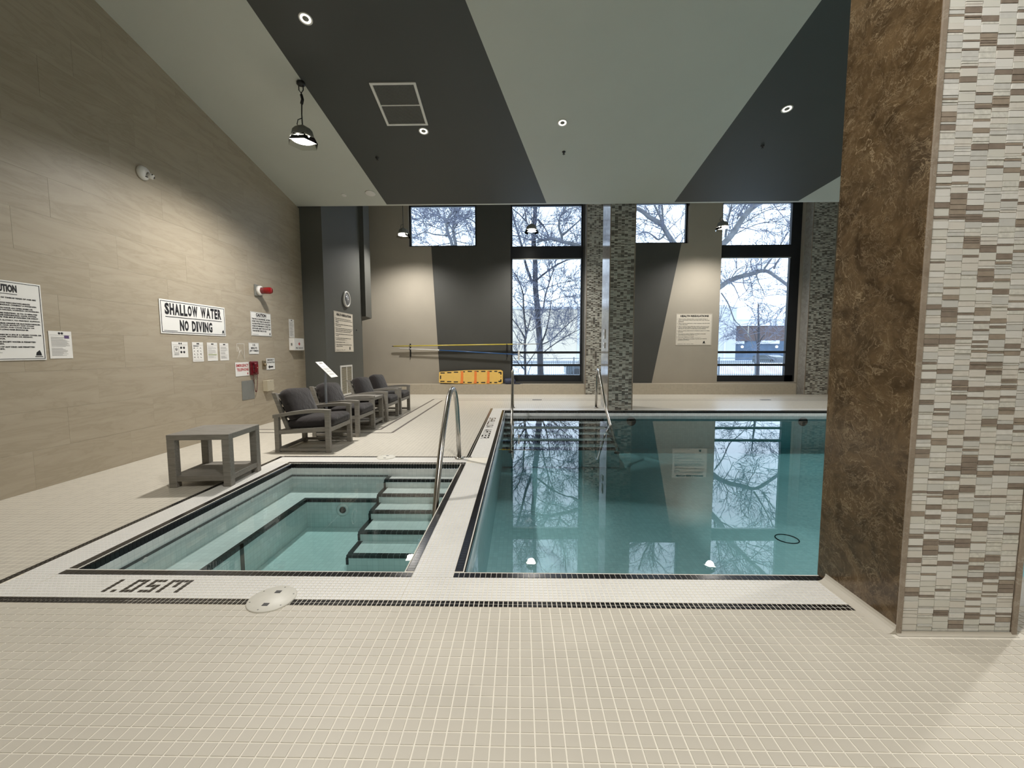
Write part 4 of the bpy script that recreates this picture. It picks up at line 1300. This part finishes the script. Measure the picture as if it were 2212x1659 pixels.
def clock():
    t = thing('wall_clock', 'oval-looking round grey wall clock with white rim on dark wall', 'clock', (-4.249, 10.26, 2.605), R90)
    R = Matrix.Rotation(PI / 2, 4, 'X')
    q = MB(); q.lathe([(.19, 0), (.195, .03), (.185, .045), (.16, .045), (.155, .03), (0, .03)], 36, M=R); q.build('clock_rim', M['whitep'], t)
    q = MB(); q.lathe([(.157, .031), (0, .032)], 36, M=R); q.build('clock_face', M['clockface'], t)
    q = MB(); q.box(-.005, .09, -.038, -.034, -.004, .006); q.box(.0, .01, -.04, -.036, -.05, .02); q.build('clock_hands', M['sheet'], t)
clock()
def side_grille():
    t = thing('wall_grille', 'tall white framed return grille low on the dark wall', 'vent', (-4.249, 9.80, .27), R90)
    w, h, k = .68, .73, .04
    q = MB()
    for a in ((0, w, 0, k), (0, w, h - k, h), (0, k, k, h - k), (w - k, w, k, h - k), (w / 2 - .012, w / 2 + .012, k, h - k)): q.box(a[0], a[1], -.02, 0, a[2], a[3])
    q.build('grille_frame', M['whitep'], t)
    q = MB(); q.box(k, w - k, -.004, 0, k, h - k); q.build('grille_back', M['greyp'], t)
    s = None
    for i in range(26):
        if s is None:
            q = MB(); q.prism([(k, -.004, 0), (k, -.014, .004), (k, -.014, .008), (k, -.004, .012)], (w - 2 * k, 0, 0)); s = o = q.build('grille_slat', M['tan'], t)
        else: o = s.copy(); COL.objects.link(o)
        o.location = (0, 0, k + i * (h - 2 * k) / 26)
side_grille()
q = MB(); q.lathe([(.02, 0), (.02, .012), (0, .014)], 12, M=Matrix.Translation((-4.249, 10.87, 1.885)) @ Matrix.Rotation(PI / 2, 4, 'Y'))
tag(q.build('wall_plug', M['blackp']), 'tiny black plug on dark wall right of the regulations sign', 'plug')
def switches():
    for z, h, lb in ((1.62, .22, 'slim white thermostat on marble side of far mosaic column'), (1.40, .13, 'small white switch plate under the thermostat on far column')):
        t = thing('switch_plate', lb, 'switch', (1.984, 9.83, z))
        q = MB(); q.cbox(-.018, 0, 0, .11, 0, h, .003); q.build('plate', M['whitep'], t)
        q = MB(); q.cbox(-.021, -.0175, .035, .075, h * .35, h * .7, .001); q.build('rocker', M['greyp'], t)
switches()

# ---- rescue gear on the window wall
def poles():
    yp = YW - .10
    t = thing('rescue_pole', 'long yellow rescue pole hung on black hooks along window wall', 'pole', (-3.95, yp, 1.49))
    q = MB(); q.tube([(0, 0, 0), (1.75, 0, .027), (3.72, 0, .053)], .018, 10); q.build('yellow_shaft', M['yellow'], t)
    q = MB(); q.tube([(3.70, 0, .053), (4.55, 0, .062)], .012, 10); q.build('inner_shaft', M['alu'], t)
    q = MB(); q.tube([(-.05, 0, -.003), (.0, 0, 0)], [.006, .017], 8); q.build('tip', M['blackp'], t)
    t = thing('brush_pole', 'blue and white telescopic pole with brush head below yellow pole', 'pole', (-3.76, yp, 1.42))
    q = MB(); q.tube([(0, 0, 0), (1.2, 0, -.055)], .014, 10); q.build('white_shaft', M['whitep'], t)
    q = MB(); q.tube([(1.18, 0, -.054), (1.24, 0, -.057)], .024, 10); q.build('clamp', M['whitep'], t)
    q = MB(); q.tube([(1.22, 0, -.056), (3.70, 0, -.196)], .018, 10); q.build('blue_shaft', M['bluep'], t)
    q = MB(); q.cbox(3.70, 3.75, -.05, .05, -.36, -.06, .008); q.build('brush_head', M['whitep'], t)
    for x, lb in ((-3.445, 'black wall hook carrying the poles on the pale wall'), (-.40, 'black wall hook carrying the poles by the window frame')):
        t = thing('pole_hook', lb, 'hook', (x, YW - .001, 1.2))
        zs = (1.49 + .053 * (x + 3.95) / 3.72, 1.42 - .196 * (x + 3.76) / 3.7)
        q = MB(); q.cbox(-.02, .02, -.012, 0, -.05, .37, .003); q.build('hook_plate', M['blackp'], t)
        for z in zs:
            zz = z - 1.2
            q = MB(); q.tube([(0, -.008, zz - .025), (0, -.10, zz - .03), (0, -.13, zz - .01), (0, -.135, zz + .03)], .009, 6); q.build('hook_arm', M['navy'], t)
        q = MB(); q.tube([(0, -.02, -.05), (-.01, -.03, -.13)], .005, 5); q.build('loose_tie', M['blackp'], t)
poles()
def spine_board():
    t = thing('spine_board', 'yellow spine board with orange straps leaning on tiled ledge', 'rescue board', (-2.52, 12.93, .312))
    t.rotation_euler = (math.radians(-12), 0, 0)
    L = 1.99
    out = []
    top = [(0.03, .385), (.5, .41), (.8, .432), (1.2, .44), (1.93, .44)]
    bot = [(1.93, .0), (1.2, .0), (.8, .008), (.5, .02), (.03, .04)]
    pts = [(0, .06), (0, .365)] + top + [(L, .40), (L, .04)] + bot
    q = MB(); q.prism([(x, -.022, z) for x, z in pts], (0, .044, 0)); b = q.build('board', M['board'], t)
    def slot(x, z, w, h):
        s = MB(); n = 8; p = []
        r = min(w, h) / 2
        for k in range(2 * n):
            a = 2 * PI * (k + .5) / (2 * n)
            cx, cz = math.cos(a) * r, math.sin(a) * r
            if w > h: cx += math.copysign(w / 2 - r, cx)
            else: cz += math.copysign(h / 2 - r, cz)
            p.append((x + cx, -.0235, z + cz))
        s.prism(p, (0, .003, 0)); s.build('hand_slot', M['blackp'], t)
    xs = [.11, .32, .53, .74, .96, 1.17, 1.38, 1.58, 1.77]
    for x in xs:
        zt = (.385 + (x - .03) / .77 * .047 if x < .8 else .44) - .045
        zb = (.04 - (x - .03) / .77 * .032 if x < .8 else 0) + .045
        slot(x, zt, .14 if x < 1.7 else .10, .034); slot(x, zb, .14 if x < 1.7 else .10, .034)
    slot(.05, .21, .036, .12)
    slot(1.90, .36, .1, .04); slot(1.93, .335, .04, .09); slot(1.90, .08, .1, .04); slot(1.93, .105, .04, .09); slot(1.93, .22, .025, .025)
    for x in (.72, 1.14, 1.54):
        s = MB(); s.cbox(x - .036, x + .036, -.030, -.0225, .035, .395, .002); s.cbox(x - .05, x + .04, -.036, -.022, .02, .09, .004)
        s.build('strap', M['strap'], t)
spine_board()
def bag():
    mb = MB()
    Mx = Matrix.Translation((-.31, 12.98, .41)) @ Matrix.Rotation(.3, 4, 'Y')
    def sag(v):
        v.z += .03 * math.sin(v.x * 17) - .02 * abs(math.sin(v.x * 9 + v.y * 12)); return v
    mb.pillow(.36, .24, .20, Mx, .7, 32, 16, sag=sag)
    mb.box(-.30, .0, 12.90, 13.02, .311, .335)
    for k in range(3): mb.tube([(-.2 + .06 * k, 12.90, .34), (-.1 + .08 * k, 12.86, .335), (-.02 + .05 * k, 12.88, .325)], .006, 5)
    tag(mb.build('folded_bag', M['navy']), 'crumpled navy bag beside the yellow spine board on ledge', 'bag')
bag()

# ================================================================== OUTDOORS
GZ = -.36
def outdoors():
    mb = MB(); mb.box(-60, 110, 13.5, 140, GZ - .5, GZ)
    tag(mb.build('ground', M['snow']), kind='structure')
    # cleared driveway beyond the fence, slightly higher, and the snow bank
    mb = MB(); n = 40
    for i in range(n):
        x0, x1 = -30 + i * 3, -27 + i * 3
        h0, h1 = (.45 + .25 * math.sin(i * 1.7) * math.sin(i * .6 + 1), .45 + .25 * math.sin((i + 1) * 1.7) * math.sin((i + 1) * .6 + 1))
        mb.quad((x0, 34, GZ), (x1, 34, GZ), (x1, 37, GZ + h1), (x0, 37, GZ + h0)); mb.quad((x0, 37, GZ + h0), (x1, 37, GZ + h1), (x1, 41, GZ), (x0, 41, GZ))
    tag(mb.build('snow_bank', M['snow']), 'long low snow bank across the yard behind the iron fence', 'snow', kind='stuff')
    mb = MB(); mb.box(-40, 100, 46, 68, GZ, GZ + .05); tag(mb.build('parking_lot', M['asphalt']), kind='structure')
    # iron fence
    t = thing('iron_fence', 'black iron picket fence standing in the snow outside the windows', 'fence', (0, 28, GZ))
    pk = None; r = MB()
    for z in (1.18, .92, .10): r.box(-8, 26, -.02, .02, z - .02, z + .02)
    r.build('rail', M['fence'], t)
    for i in range(-5, 30):
        x = i * .85 + .1
        pass
    n = 0
    for i in range(260):
        x = -6 + i * .125
        if not (-1.8 < x < 5.2 or 12.2 < x < 19.2): continue
        if pk is None:
            q = MB(); q.box(-.012, .012, -.012, .012, .02, 1.02); pk = o = q.build('picket', M['fence'], t)
        else: o = pk.copy(); COL.objects.link(o)
        o.location = (x, 0, 0); n += 1
    ps = None
    for i in range(14):
        x = -6 + i * 2.4
        if ps is None:
            q = MB(); q.box(-.035, .035, -.035, .035, -.0, 1.26); ps = o = q.build('post', M['fence'], t)
        else: o = ps.copy(); COL.objects.link(o)
        o.location = (x, 0, 0)
    # buildings
    t = thing('warehouse', 'long cream stucco building beyond the snowy yard', 'building', (5, 70, GZ))
    q = MB(); q.box(-22, 17, 0, 14, 0, 8.5); q.build('wall', M['bbeige'], t)
    q = MB(); q.box(-22.2, 17.2, -.2, 14.2, 8.5, 8.9); q.build('parapet', M['bwhite'], t)
    for x in (-9, 4.5, 13):
        q = MB(); q.box(x, x + .35, -.12, 0, 0, 8.3); q.build('pilaster', M['bwhite'], t)
    t = thing('shop_block', 'tall pale grey building end next to the brown store', 'building', (30, 69.5, GZ))
    q = MB(); q.box(-4, 5.35, 0, 12, 0, 8.8); q.build('wall', M['bwhite'], t)
    q = MB(); q.box(-4.1, 5.45, -.1, 12.1, 8.6, 9.0); q.build('parapet', M['bgrey'], t)
    q = MB(); q.box(3.4, 3.7, -.1, 0, 0, 4.2); q.build('downpipe', M['bgrey'], t)
    t = thing('brown_store', 'low brown brick store with dark blue front and round arch', 'building', (36, 71, GZ))
    q = MB(); q.box(.2, 14, 0, 12, 3.2, 5.75); q.build('brick_wall', M['bbrown'], t)
    q = MB(); q.box(-.3, 14, .05, 12, 0, 3.2); q.build('shopfront', M['bblue'], t)
    q = MB(); q.box(.1, 14.1, -.15, 12, 5.75, 5.95); q.build('roof_edge', M['snow'], t)
    q = MB(); p = [(-.4 + 1.25 + 1.25 * math.cos(a), -.35, 3.2 + 1.75 * math.sin(a)) for a in [PI * i / 12 for i in range(13)]]
    q.prism(p, (0, .4, 0)); q.build('arch', M['bbrown'], t)
    for x0, x1 in ((-.2, 1.4), (4.0, 7.2)):
        q = MB(); q.box(x0, x1, -.3, 0, 2.75, 3.3); q.build('sign_band', M['bgrey'], t)
    q = MB(); q.box(2.0, 2.15, -.06, 0, 3.2, 5.7); q.build('yellow_strip', M['tan'], t)
    for x in (1.2, 6.9, 10.5):
        q = MB(); q.lathe([(.22, 0), (.2, .1), (0, .14)], 14, M=Matrix.Translation((x, -.02, 2.25)) @ Matrix.Rotation(PI / 2, 4, 'X')); q.build('wall_lamp', M['whitelight'], t)
    t = thing('far_building', 'pale flat-roofed building far behind the brown store', 'building', (45, 95, GZ))
    q = MB(); q.box(-2, 22, 0, 8, 0, 8.4); q.build('wall', M['bgrey'], t)
    q = MB(); q.box(-2.1, 22.1, -.1, 8.1, 8.3, 8.6); q.build('parapet', M['bwhite'], t)
outdoors()

def car(label, loc, rz, s=1.0, suv=True):
    t = thing('parked_car', label, 'car', loc, rz)
    L, Wd, H = 4.5 * s, 1.8 * s, (1.72 if suv else 1.45) * s
    prof = [(0, .35), (.02, .75), (.12, .95), (1.05, 1.02), (1.55, H - .02), (2.0, H), (3.9, H - .03), (4.4, 1.05), (4.5, .85), (4.5, .4), (4.3, .3), (.15, .3)]
    q = MB(); q.prism([(x * s, -Wd / 2, z) for x, z in prof], (0, Wd, 0)); q.build('car_body', M['car'], t)
    q = MB()
    for y in (-Wd / 2 - .004, Wd / 2 - .004):
        q.prism([(1.25 * s, y, 1.05), (1.65 * s, y, H - .1), (2.6 * s, y, H - .1), (2.6 * s, y, 1.05)], (0, .008, 0))
        q.prism([(2.7 * s, y, 1.05), (2.7 * s, y, H - .1), (3.85 * s, y, H - .12), (4.15 * s, y, 1.08)], (0, .008, 0))
    q.build('side_window', M['carglass'], t)
    for x in (.85, 3.65):
        for y in (-Wd / 2 + .05, Wd / 2 - .05):
            q = MB(); q.lathe([(0, -.1), (.2, -.1), (.34, -.09), (.34, .09), (.2, .1), (0, .1)], 18, M=Matrix.Translation((x * s, y, .34)) @ Matrix.Rotation(PI / 2, 4, 'X')); q.build('wheel', M['tyre'], t)
car('dark grey parked car half hidden behind the window frame by the pilaster', (3.25, 30.5, GZ - .25), 0, .9)
car('small dark car far off beyond the fence near the brown store', (28.2, 45.5, GZ), math.radians(100), .8, False)

# ---- bare trees
TREES = {
 'A': (19.5, [
  (0.11, 0.08, [(-3.02, -0.01), (-2.98, 4.69), (-2.94, 6.21)]),
  (0.075, 0.042, [(-2.98, 4.69), (-3.1, 6.19), (-3.26, 6.62), (-3.35, 7.11), (-3.33, 7.24), (-3.15, 7.52), (-2.98, 7.66), (-2.96, 7.93), (-2.86, 8.7), (-2.92, 9.61)]),
  (0.045, 0.025, [(-3.34, 7.24), (-3.54, 7.37), (-3.75, 7.49), (-4.02, 7.67), (-4.23, 7.9), (-4.58, 8.31), (-5.08, 9.12)]),
  (0.075, 0.038, [(-2.94, 6.21), (-3.04, 6.74), (-3.05, 7.01), (-2.97, 7.37), (-2.94, 7.58), (-2.75, 7.89), (-2.57, 8.49), (-2.31, 9.4)]),
  (0.035, 0.015, [(-3.29, 6.58), (-3.93, 6.65), (-4.22, 6.75), (-4.52, 6.71), (-4.82, 6.55), (-5.15, 6.37)]),
  (0.03, 0.012, [(-2.94, 7.58), (-2.59, 7.42), (-2.27, 7.37), (-2.0, 7.13), (-1.75, 6.75)]),
  (0.05, 0.02, [(-3.02, 6.76), (-3.18, 7.01), (-3.31, 7.18)]),
  (0.022, 0.01, [(-3.31, 6.77), (-3.86, 6.97), (-4.39, 7.18), (-4.91, 7.39)]),
  (0.022, 0.01, [(-3.06, 6.56), (-2.59, 6.76), (-2.17, 6.65), (-1.86, 6.45)]),
  (0.022, 0.01, [(-3.13, 6.25), (-3.66, 6.19), (-4.3, 6.11), (-4.94, 6.05)]),
  (0.022, 0.01, [(-2.94, 6.35), (-2.49, 6.24), (-1.96, 6.14)]),
  (0.022, 0.01, [(-3.75, 7.49), (-4.28, 7.43), (-4.8, 7.6)]),
 ]),
 'B': (20.5, [
  (0.16, 0.085, [(1.04, -0.12), (1.0, 0.58), (0.97, 1.69), (0.9, 2.54), (0.85, 3.41), (0.76, 4.25), (0.74, 4.88), (0.73, 5.69), (0.66, 6.45), (0.67, 7.14), (0.71, 7.57), (0.74, 8.3), (0.75, 9.57), (0.7, 10.83)]),
  (0.07, 0.03, [(0.6, 4.58), (0.33, 5.32), (0.2, 5.83), (0.02, 6.59), (-0.24, 7.45), (-0.4, 8.09)]),
  (0.05, 0.025, [(0.83, 4.75), (1.22, 5.06), (1.62, 5.34), (2.22, 5.64), (2.77, 5.75), (3.25, 6.13)]),
  (0.055, 0.03, [(1.06, 6.6), (0.89, 6.69), (0.71, 6.91)]),
  (0.04, 0.018, [(0.66, 7.14), (0.44, 7.27), (0.31, 7.45), (0.24, 7.88), (0.07, 8.2), (-0.11, 8.73)]),
  (0.03, 0.015, [(0.29, 7.49), (-0.02, 7.77), (-0.33, 7.99), (-0.61, 8.31)]),
  (0.05, 0.02, [(0.84, 7.59), (1.06, 7.36), (1.26, 7.1), (1.46, 6.71)]),
  (0.045, 0.02, [(0.9, 3.52), (1.1, 3.29), (1.23, 3.96), (1.49, 4.84), (1.71, 5.49)]),
  (0.05, 0.02, [(1.01, 1.62), (1.24, 2.18), (1.39, 2.85), (1.5, 3.74)]),
  (0.035, 0.012, [(1.01, 1.62), (1.51, 1.84), (2.07, 2.36), (2.62, 2.85), (3.07, 3.18)]),
  (0.03, 0.012, [(1.04, 1.17), (1.62, 1.62), (2.29, 2.07), (2.85, 2.35)]),
  (0.022, 0.01, [(0.76, 5.71), (1.26, 6.04), (1.93, 6.14), (2.7, 6.35)]),
  (0.022, 0.01, [(0.76, 4.84), (0.27, 4.62), (-0.18, 4.73), (-0.51, 4.85)]),
  (0.022, 0.01, [(0.78, 4.18), (1.38, 4.4), (2.05, 4.61), (2.83, 4.72)]),
  (0.022, 0.01, [(0.83, 3.74), (1.5, 3.74), (2.17, 3.95), (2.95, 3.95)]),
  (0.022, 0.01, [(0.6, 6.58), (0.05, 6.8), (-0.51, 6.91)]),
  (0.022, 0.01, [(0.83, 3.52), (0.27, 3.74), (-0.29, 3.96)]),
 ]),
 'C': (18.6, [
  (0.06, 0.02, [(0.25, 0.01), (0.22, 1.66), (0.27, 2.04), (0.16, 3.22), (0.14, 3.8), (-0.02, 4.32), (-0.22, 4.72)]),
  (0.035, 0.012, [(0.24, 1.9), (-0.02, 2.31), (-0.29, 2.68), (-0.47, 2.92)]),
  (0.03, 0.012, [(0.27, 2.04), (0.41, 2.51), (0.55, 3.08)]),
  (0.03, 0.01, [(0.25, 1.6), (-0.02, 1.74), (-0.27, 2.21)]),
  (0.03, 0.01, [(0.23, 0.47), (-0.06, 0.78), (-0.31, 1.13)]),
  (0.03, 0.01, [(0.25, 0.67), (0.55, 1.08), (0.76, 1.39)]),
  (0.025, 0.01, [(0.25, 0.98), (-0.02, 1.19), (-0.23, 1.54)]),
  (0.025, 0.01, [(0.16, 3.16), (-0.06, 3.42), (-0.3, 3.72)]),
  (0.025, 0.01, [(0.2, 2.51), (0.45, 2.21), (0.71, 2.41)]),
 ]),
 'D': (20, [
  (0.17, 0.14, [(3.96, -0.09), (3.87, 2.59), (3.75, 4.74), (3.61, 5.59)]),
  (0.1, 0.05, [(3.66, 5.38), (3.13, 6.02), (2.45, 6.3), (2.01, 6.39), (1.49, 6.53), (1.27, 6.51), (1.04, 6.47), (0.8, 6.37)]),
  (0.06, 0.03, [(1.96, 6.42), (1.94, 6.66), (1.81, 6.99), (1.83, 7.41), (2.02, 7.68), (2.15, 8.12), (2.2, 8.95)]),
  (0.055, 0.02, [(1.94, 6.66), (2.18, 6.86), (2.44, 7.1), (2.77, 7.4), (3.11, 7.8)]),
  (0.12, 0.06, [(3.61, 5.59), (3.81, 6.85), (4.0, 8.31), (4.19, 9.75)]),
  (0.03, 0.012, [(2.02, 7.68), (2.34, 7.93), (2.76, 7.97)]),
 ]),
 'E': (19, [
  (0.2, 0.15, [(8.24, -0.02), (8.11, 2.51), (7.99, 4.14), (7.82, 5.15)]),
  (0.13, 0.08, [(7.86, 4.95), (7.19, 5.66), (6.75, 6.09), (6.44, 6.53), (6.23, 6.86), (5.71, 7.16), (5.47, 7.36), (5.21, 7.52), (4.81, 7.64), (4.4, 7.96)]),
  (0.06, 0.03, [(6.25, 6.84), (6.16, 7.15), (5.86, 7.63), (5.69, 7.95), (5.5, 8.54)]),
  (0.05, 0.025, [(6.31, 6.8), (6.25, 7.35), (6.22, 7.84), (6.24, 8.53)]),
  (0.05, 0.015, [(6.46, 6.5), (6.12, 6.2), (5.81, 6.4), (5.51, 6.53), (5.16, 6.41)]),
  (0.14, 0.07, [(7.86, 4.95), (8.51, 5.65), (9.01, 6.2), (9.26, 6.67), (9.51, 7.08), (9.87, 7.42), (10.14, 7.69), (10.39, 7.9), (10.9, 8.39), (11.37, 8.87)]),
  (0.05, 0.02, [(9.03, 6.3), (9.12, 6.95), (9.28, 7.6), (9.35, 7.92), (9.44, 8.5)]),
  (0.04, 0.015, [(9.5, 7.07), (9.65, 7.42), (9.83, 7.81), (9.97, 8.2)]),
  (0.13, 0.06, [(8.03, 3.74), (8.47, 3.9), (8.93, 4.15), (9.31, 4.41), (9.86, 4.63), (10.43, 4.76), (10.79, 4.89), (11.21, 4.89), (11.75, 4.59), (12.31, 4.22), (12.74, 3.72)]),
  (0.05, 0.02, [(10.78, 4.92), (10.95, 5.21), (11.1, 5.49), (11.32, 5.93), (11.54, 6.42)]),
  (0.05, 0.02, [(11.21, 4.93), (11.35, 5.19), (11.62, 5.49), (11.93, 5.83)]),
  (0.03, 0.01, [(9.3, 4.42), (9.49, 4.74), (9.75, 4.98), (10.15, 5.1)]),
  (0.03, 0.012, [(8.94, 3.88), (9.3, 3.39), (9.6, 2.73), (9.89, 2.45), (10.23, 2.16), (10.43, 1.79), (10.59, 1.44)]),
  (0.03, 0.012, [(9.01, 6.2), (9.49, 6.44), (10.08, 6.73), (10.67, 6.92), (11.47, 6.96)]),
  (0.03, 0.012, [(9.18, 6.54), (9.87, 6.93), (10.65, 7.36), (11.44, 7.6)]),
  (0.022, 0.01, [(10.43, 4.74), (10.59, 4.33), (10.8, 4.03), (10.92, 3.73)]),
  (0.022, 0.01, [(9.86, 4.64), (9.98, 4.24), (10.2, 3.93)]),
  (0.022, 0.01, [(9.3, 4.42), (9.58, 4.04), (9.81, 3.53)]),
  (0.022, 0.01, [(5.71, 7.16), (5.43, 6.96), (5.14, 6.67)]),
  (0.022, 0.01, [(6.46, 6.56), (6.85, 6.95), (7.24, 7.34)]),
  (0.022, 0.01, [(6.75, 6.16), (7.07, 6.45), (7.43, 6.55)]),
 ]),
 'F': (22, [
  (0.1, 0.03, [(12.39, -0.07), (12.36, 1.17), (12.35, 2.28), (12.3, 2.95), (12.26, 3.75)]),
  (0.035, 0.02, [(12.4, 1.69), (12.53, 1.97), (12.66, 2.16)]),
  (0.03, 0.015, [(12.35, 2.28), (12.22, 2.4), (12.17, 2.5)]),
  (0.03, 0.012, [(12.34, 1.45), (12.15, 1.86), (11.95, 2.26), (11.65, 2.57)]),
 ]),
}
def grow(tree, key, label, mat, dens, lv, lean=1.0, extra=None):
    Y, limbs = TREES[key]
    rr = random.Random(key)
    bx = limbs[0][2][0]
    t = thing('bare_tree', label, 'tree', (bx[0], Y, GZ))
    org = Vector((bx[0], Y, GZ))
    wood, tw = MB(), MB()
    def limb(p, d, L, r, level):
        n = 4 if level < 2 else 3
        pts = [p]; q = p; dd = d
        for i in range(n):
            dd = (dd + Vector((rr.gauss(0, .20), rr.gauss(0, .20), rr.gauss(.05, .16)))).normalized()
            q = q + dd * (L / n); pts.append(q)
        tw.tube(pts, [r * (1 - .75 * i / n) for i in range(n + 1)], 3 if level > 0 else 4, cap=False, sm=False)
        if level >= lv: return
        kids = (6, 6, 4, 3)[min(level, 3)]
        for k in range(kids):
            u = rr.uniform(.2, 1.0); j = min(int(u * n), n - 1); base = pts[j].lerp(pts[j + 1], u * n - j)
            ax = Vector((rr.gauss(0, 1), rr.gauss(0, 1), rr.gauss(0, 1))).normalized()
            nd = (dd + ax * rr.uniform(.5, 1.1)).normalized()
            limb(base, nd, L * rr.uniform(.45, .75), max(.0085, r * .5), level + 1)
    for idx, (r0, r1, pts) in enumerate(limbs):
        P = []
        dy = 0.0; sl = rr.uniform(-.35, .35) if idx > 1 else 0
        for i, (x, z) in enumerate(pts):
            if i: dy += sl * math.hypot(x - pts[i - 1][0], z - pts[i - 1][1])
            P.append(Vector((x, Y + dy, max(z, GZ - .05))) - org)
        n = len(P)
        if idx == 0 and P[0].z > -.02: P.insert(0, Vector((P[0].x, P[0].y, -.03))); n += 1
        # smooth
        Q = []
        for i in range(n - 1):
            a, b, c, d = P[max(i - 1, 0)], P[i], P[i + 1], P[min(i + 2, n - 1)]
            for k in range(3):
                u = k / 3
                Q.append(.5 * ((2 * b) + (c - a) * u + (2 * a - 5 * b + 4 * c - d) * u * u + (3 * b - a - 3 * c + d) * u ** 3))
        Q.append(P[-1]); m = len(Q)
        Rr = [r0 + (r1 - r0) * i / (m - 1) for i in range(m)]
        (wood).tube(Q, Rr, 8 if r0 > .05 else 6)
        ln = sum((Q[i + 1] - Q[i]).length for i in range(m - 1))
        cnt = max(2, int(ln * dens * (.35 if idx == 0 and r0 > .1 else 1)))
        for k in range(cnt):
            u = rr.uniform(.12, 1.0); j = min(int(u * (m - 1)), m - 2); base = Q[j].lerp(Q[j + 1], u * (m - 1) - j)
            if base.z < 1.6 and idx == 0 and r0 > .1: continue
            dr = (Q[j + 1] - Q[j]).normalized()
            ax = Vector((rr.gauss(0, 1), rr.gauss(0, .8), rr.gauss(.25, .8))).normalized()
            limb(base, (dr * .55 + ax * .8).normalized(), rr.uniform(.7, 1.7) * lean, max(.013, min(.024, Rr[j] * .4)), 0)
    wood.build('limbs', mat, t)
    o = tw.build('twigs', M['twig'], t); tag(o, kind='stuff')
grow('bare_tree', 'A', 'bare tree with two grey stems behind the high window nearest the corner', M['bark'], 5.5, 2, 1.15)
grow('bare_tree', 'B', 'bare tree with one tall straight dark trunk behind the rescue poles', M['bark2'], 4.4, 2, 1.0)
grow('bare_tree', 'C', 'small slender bare tree with thin dark branches beside the tall trunk', M['bark2'], 7, 1, .6)
grow('bare_tree', 'D', 'bare tree with forked grey limbs mostly hidden by the mosaic pilaster', M['bark'], 4.2, 2, 1.05)
grow('bare_tree', 'E', 'large bare tree with heavy arching grey limbs outside the wall between windows', M['bark'], 3.9, 2, 1.1)
grow('bare_tree', 'F', 'broken dark tree trunk with short stubs standing behind the iron fence', M['bark2'], .5, 0, .4)
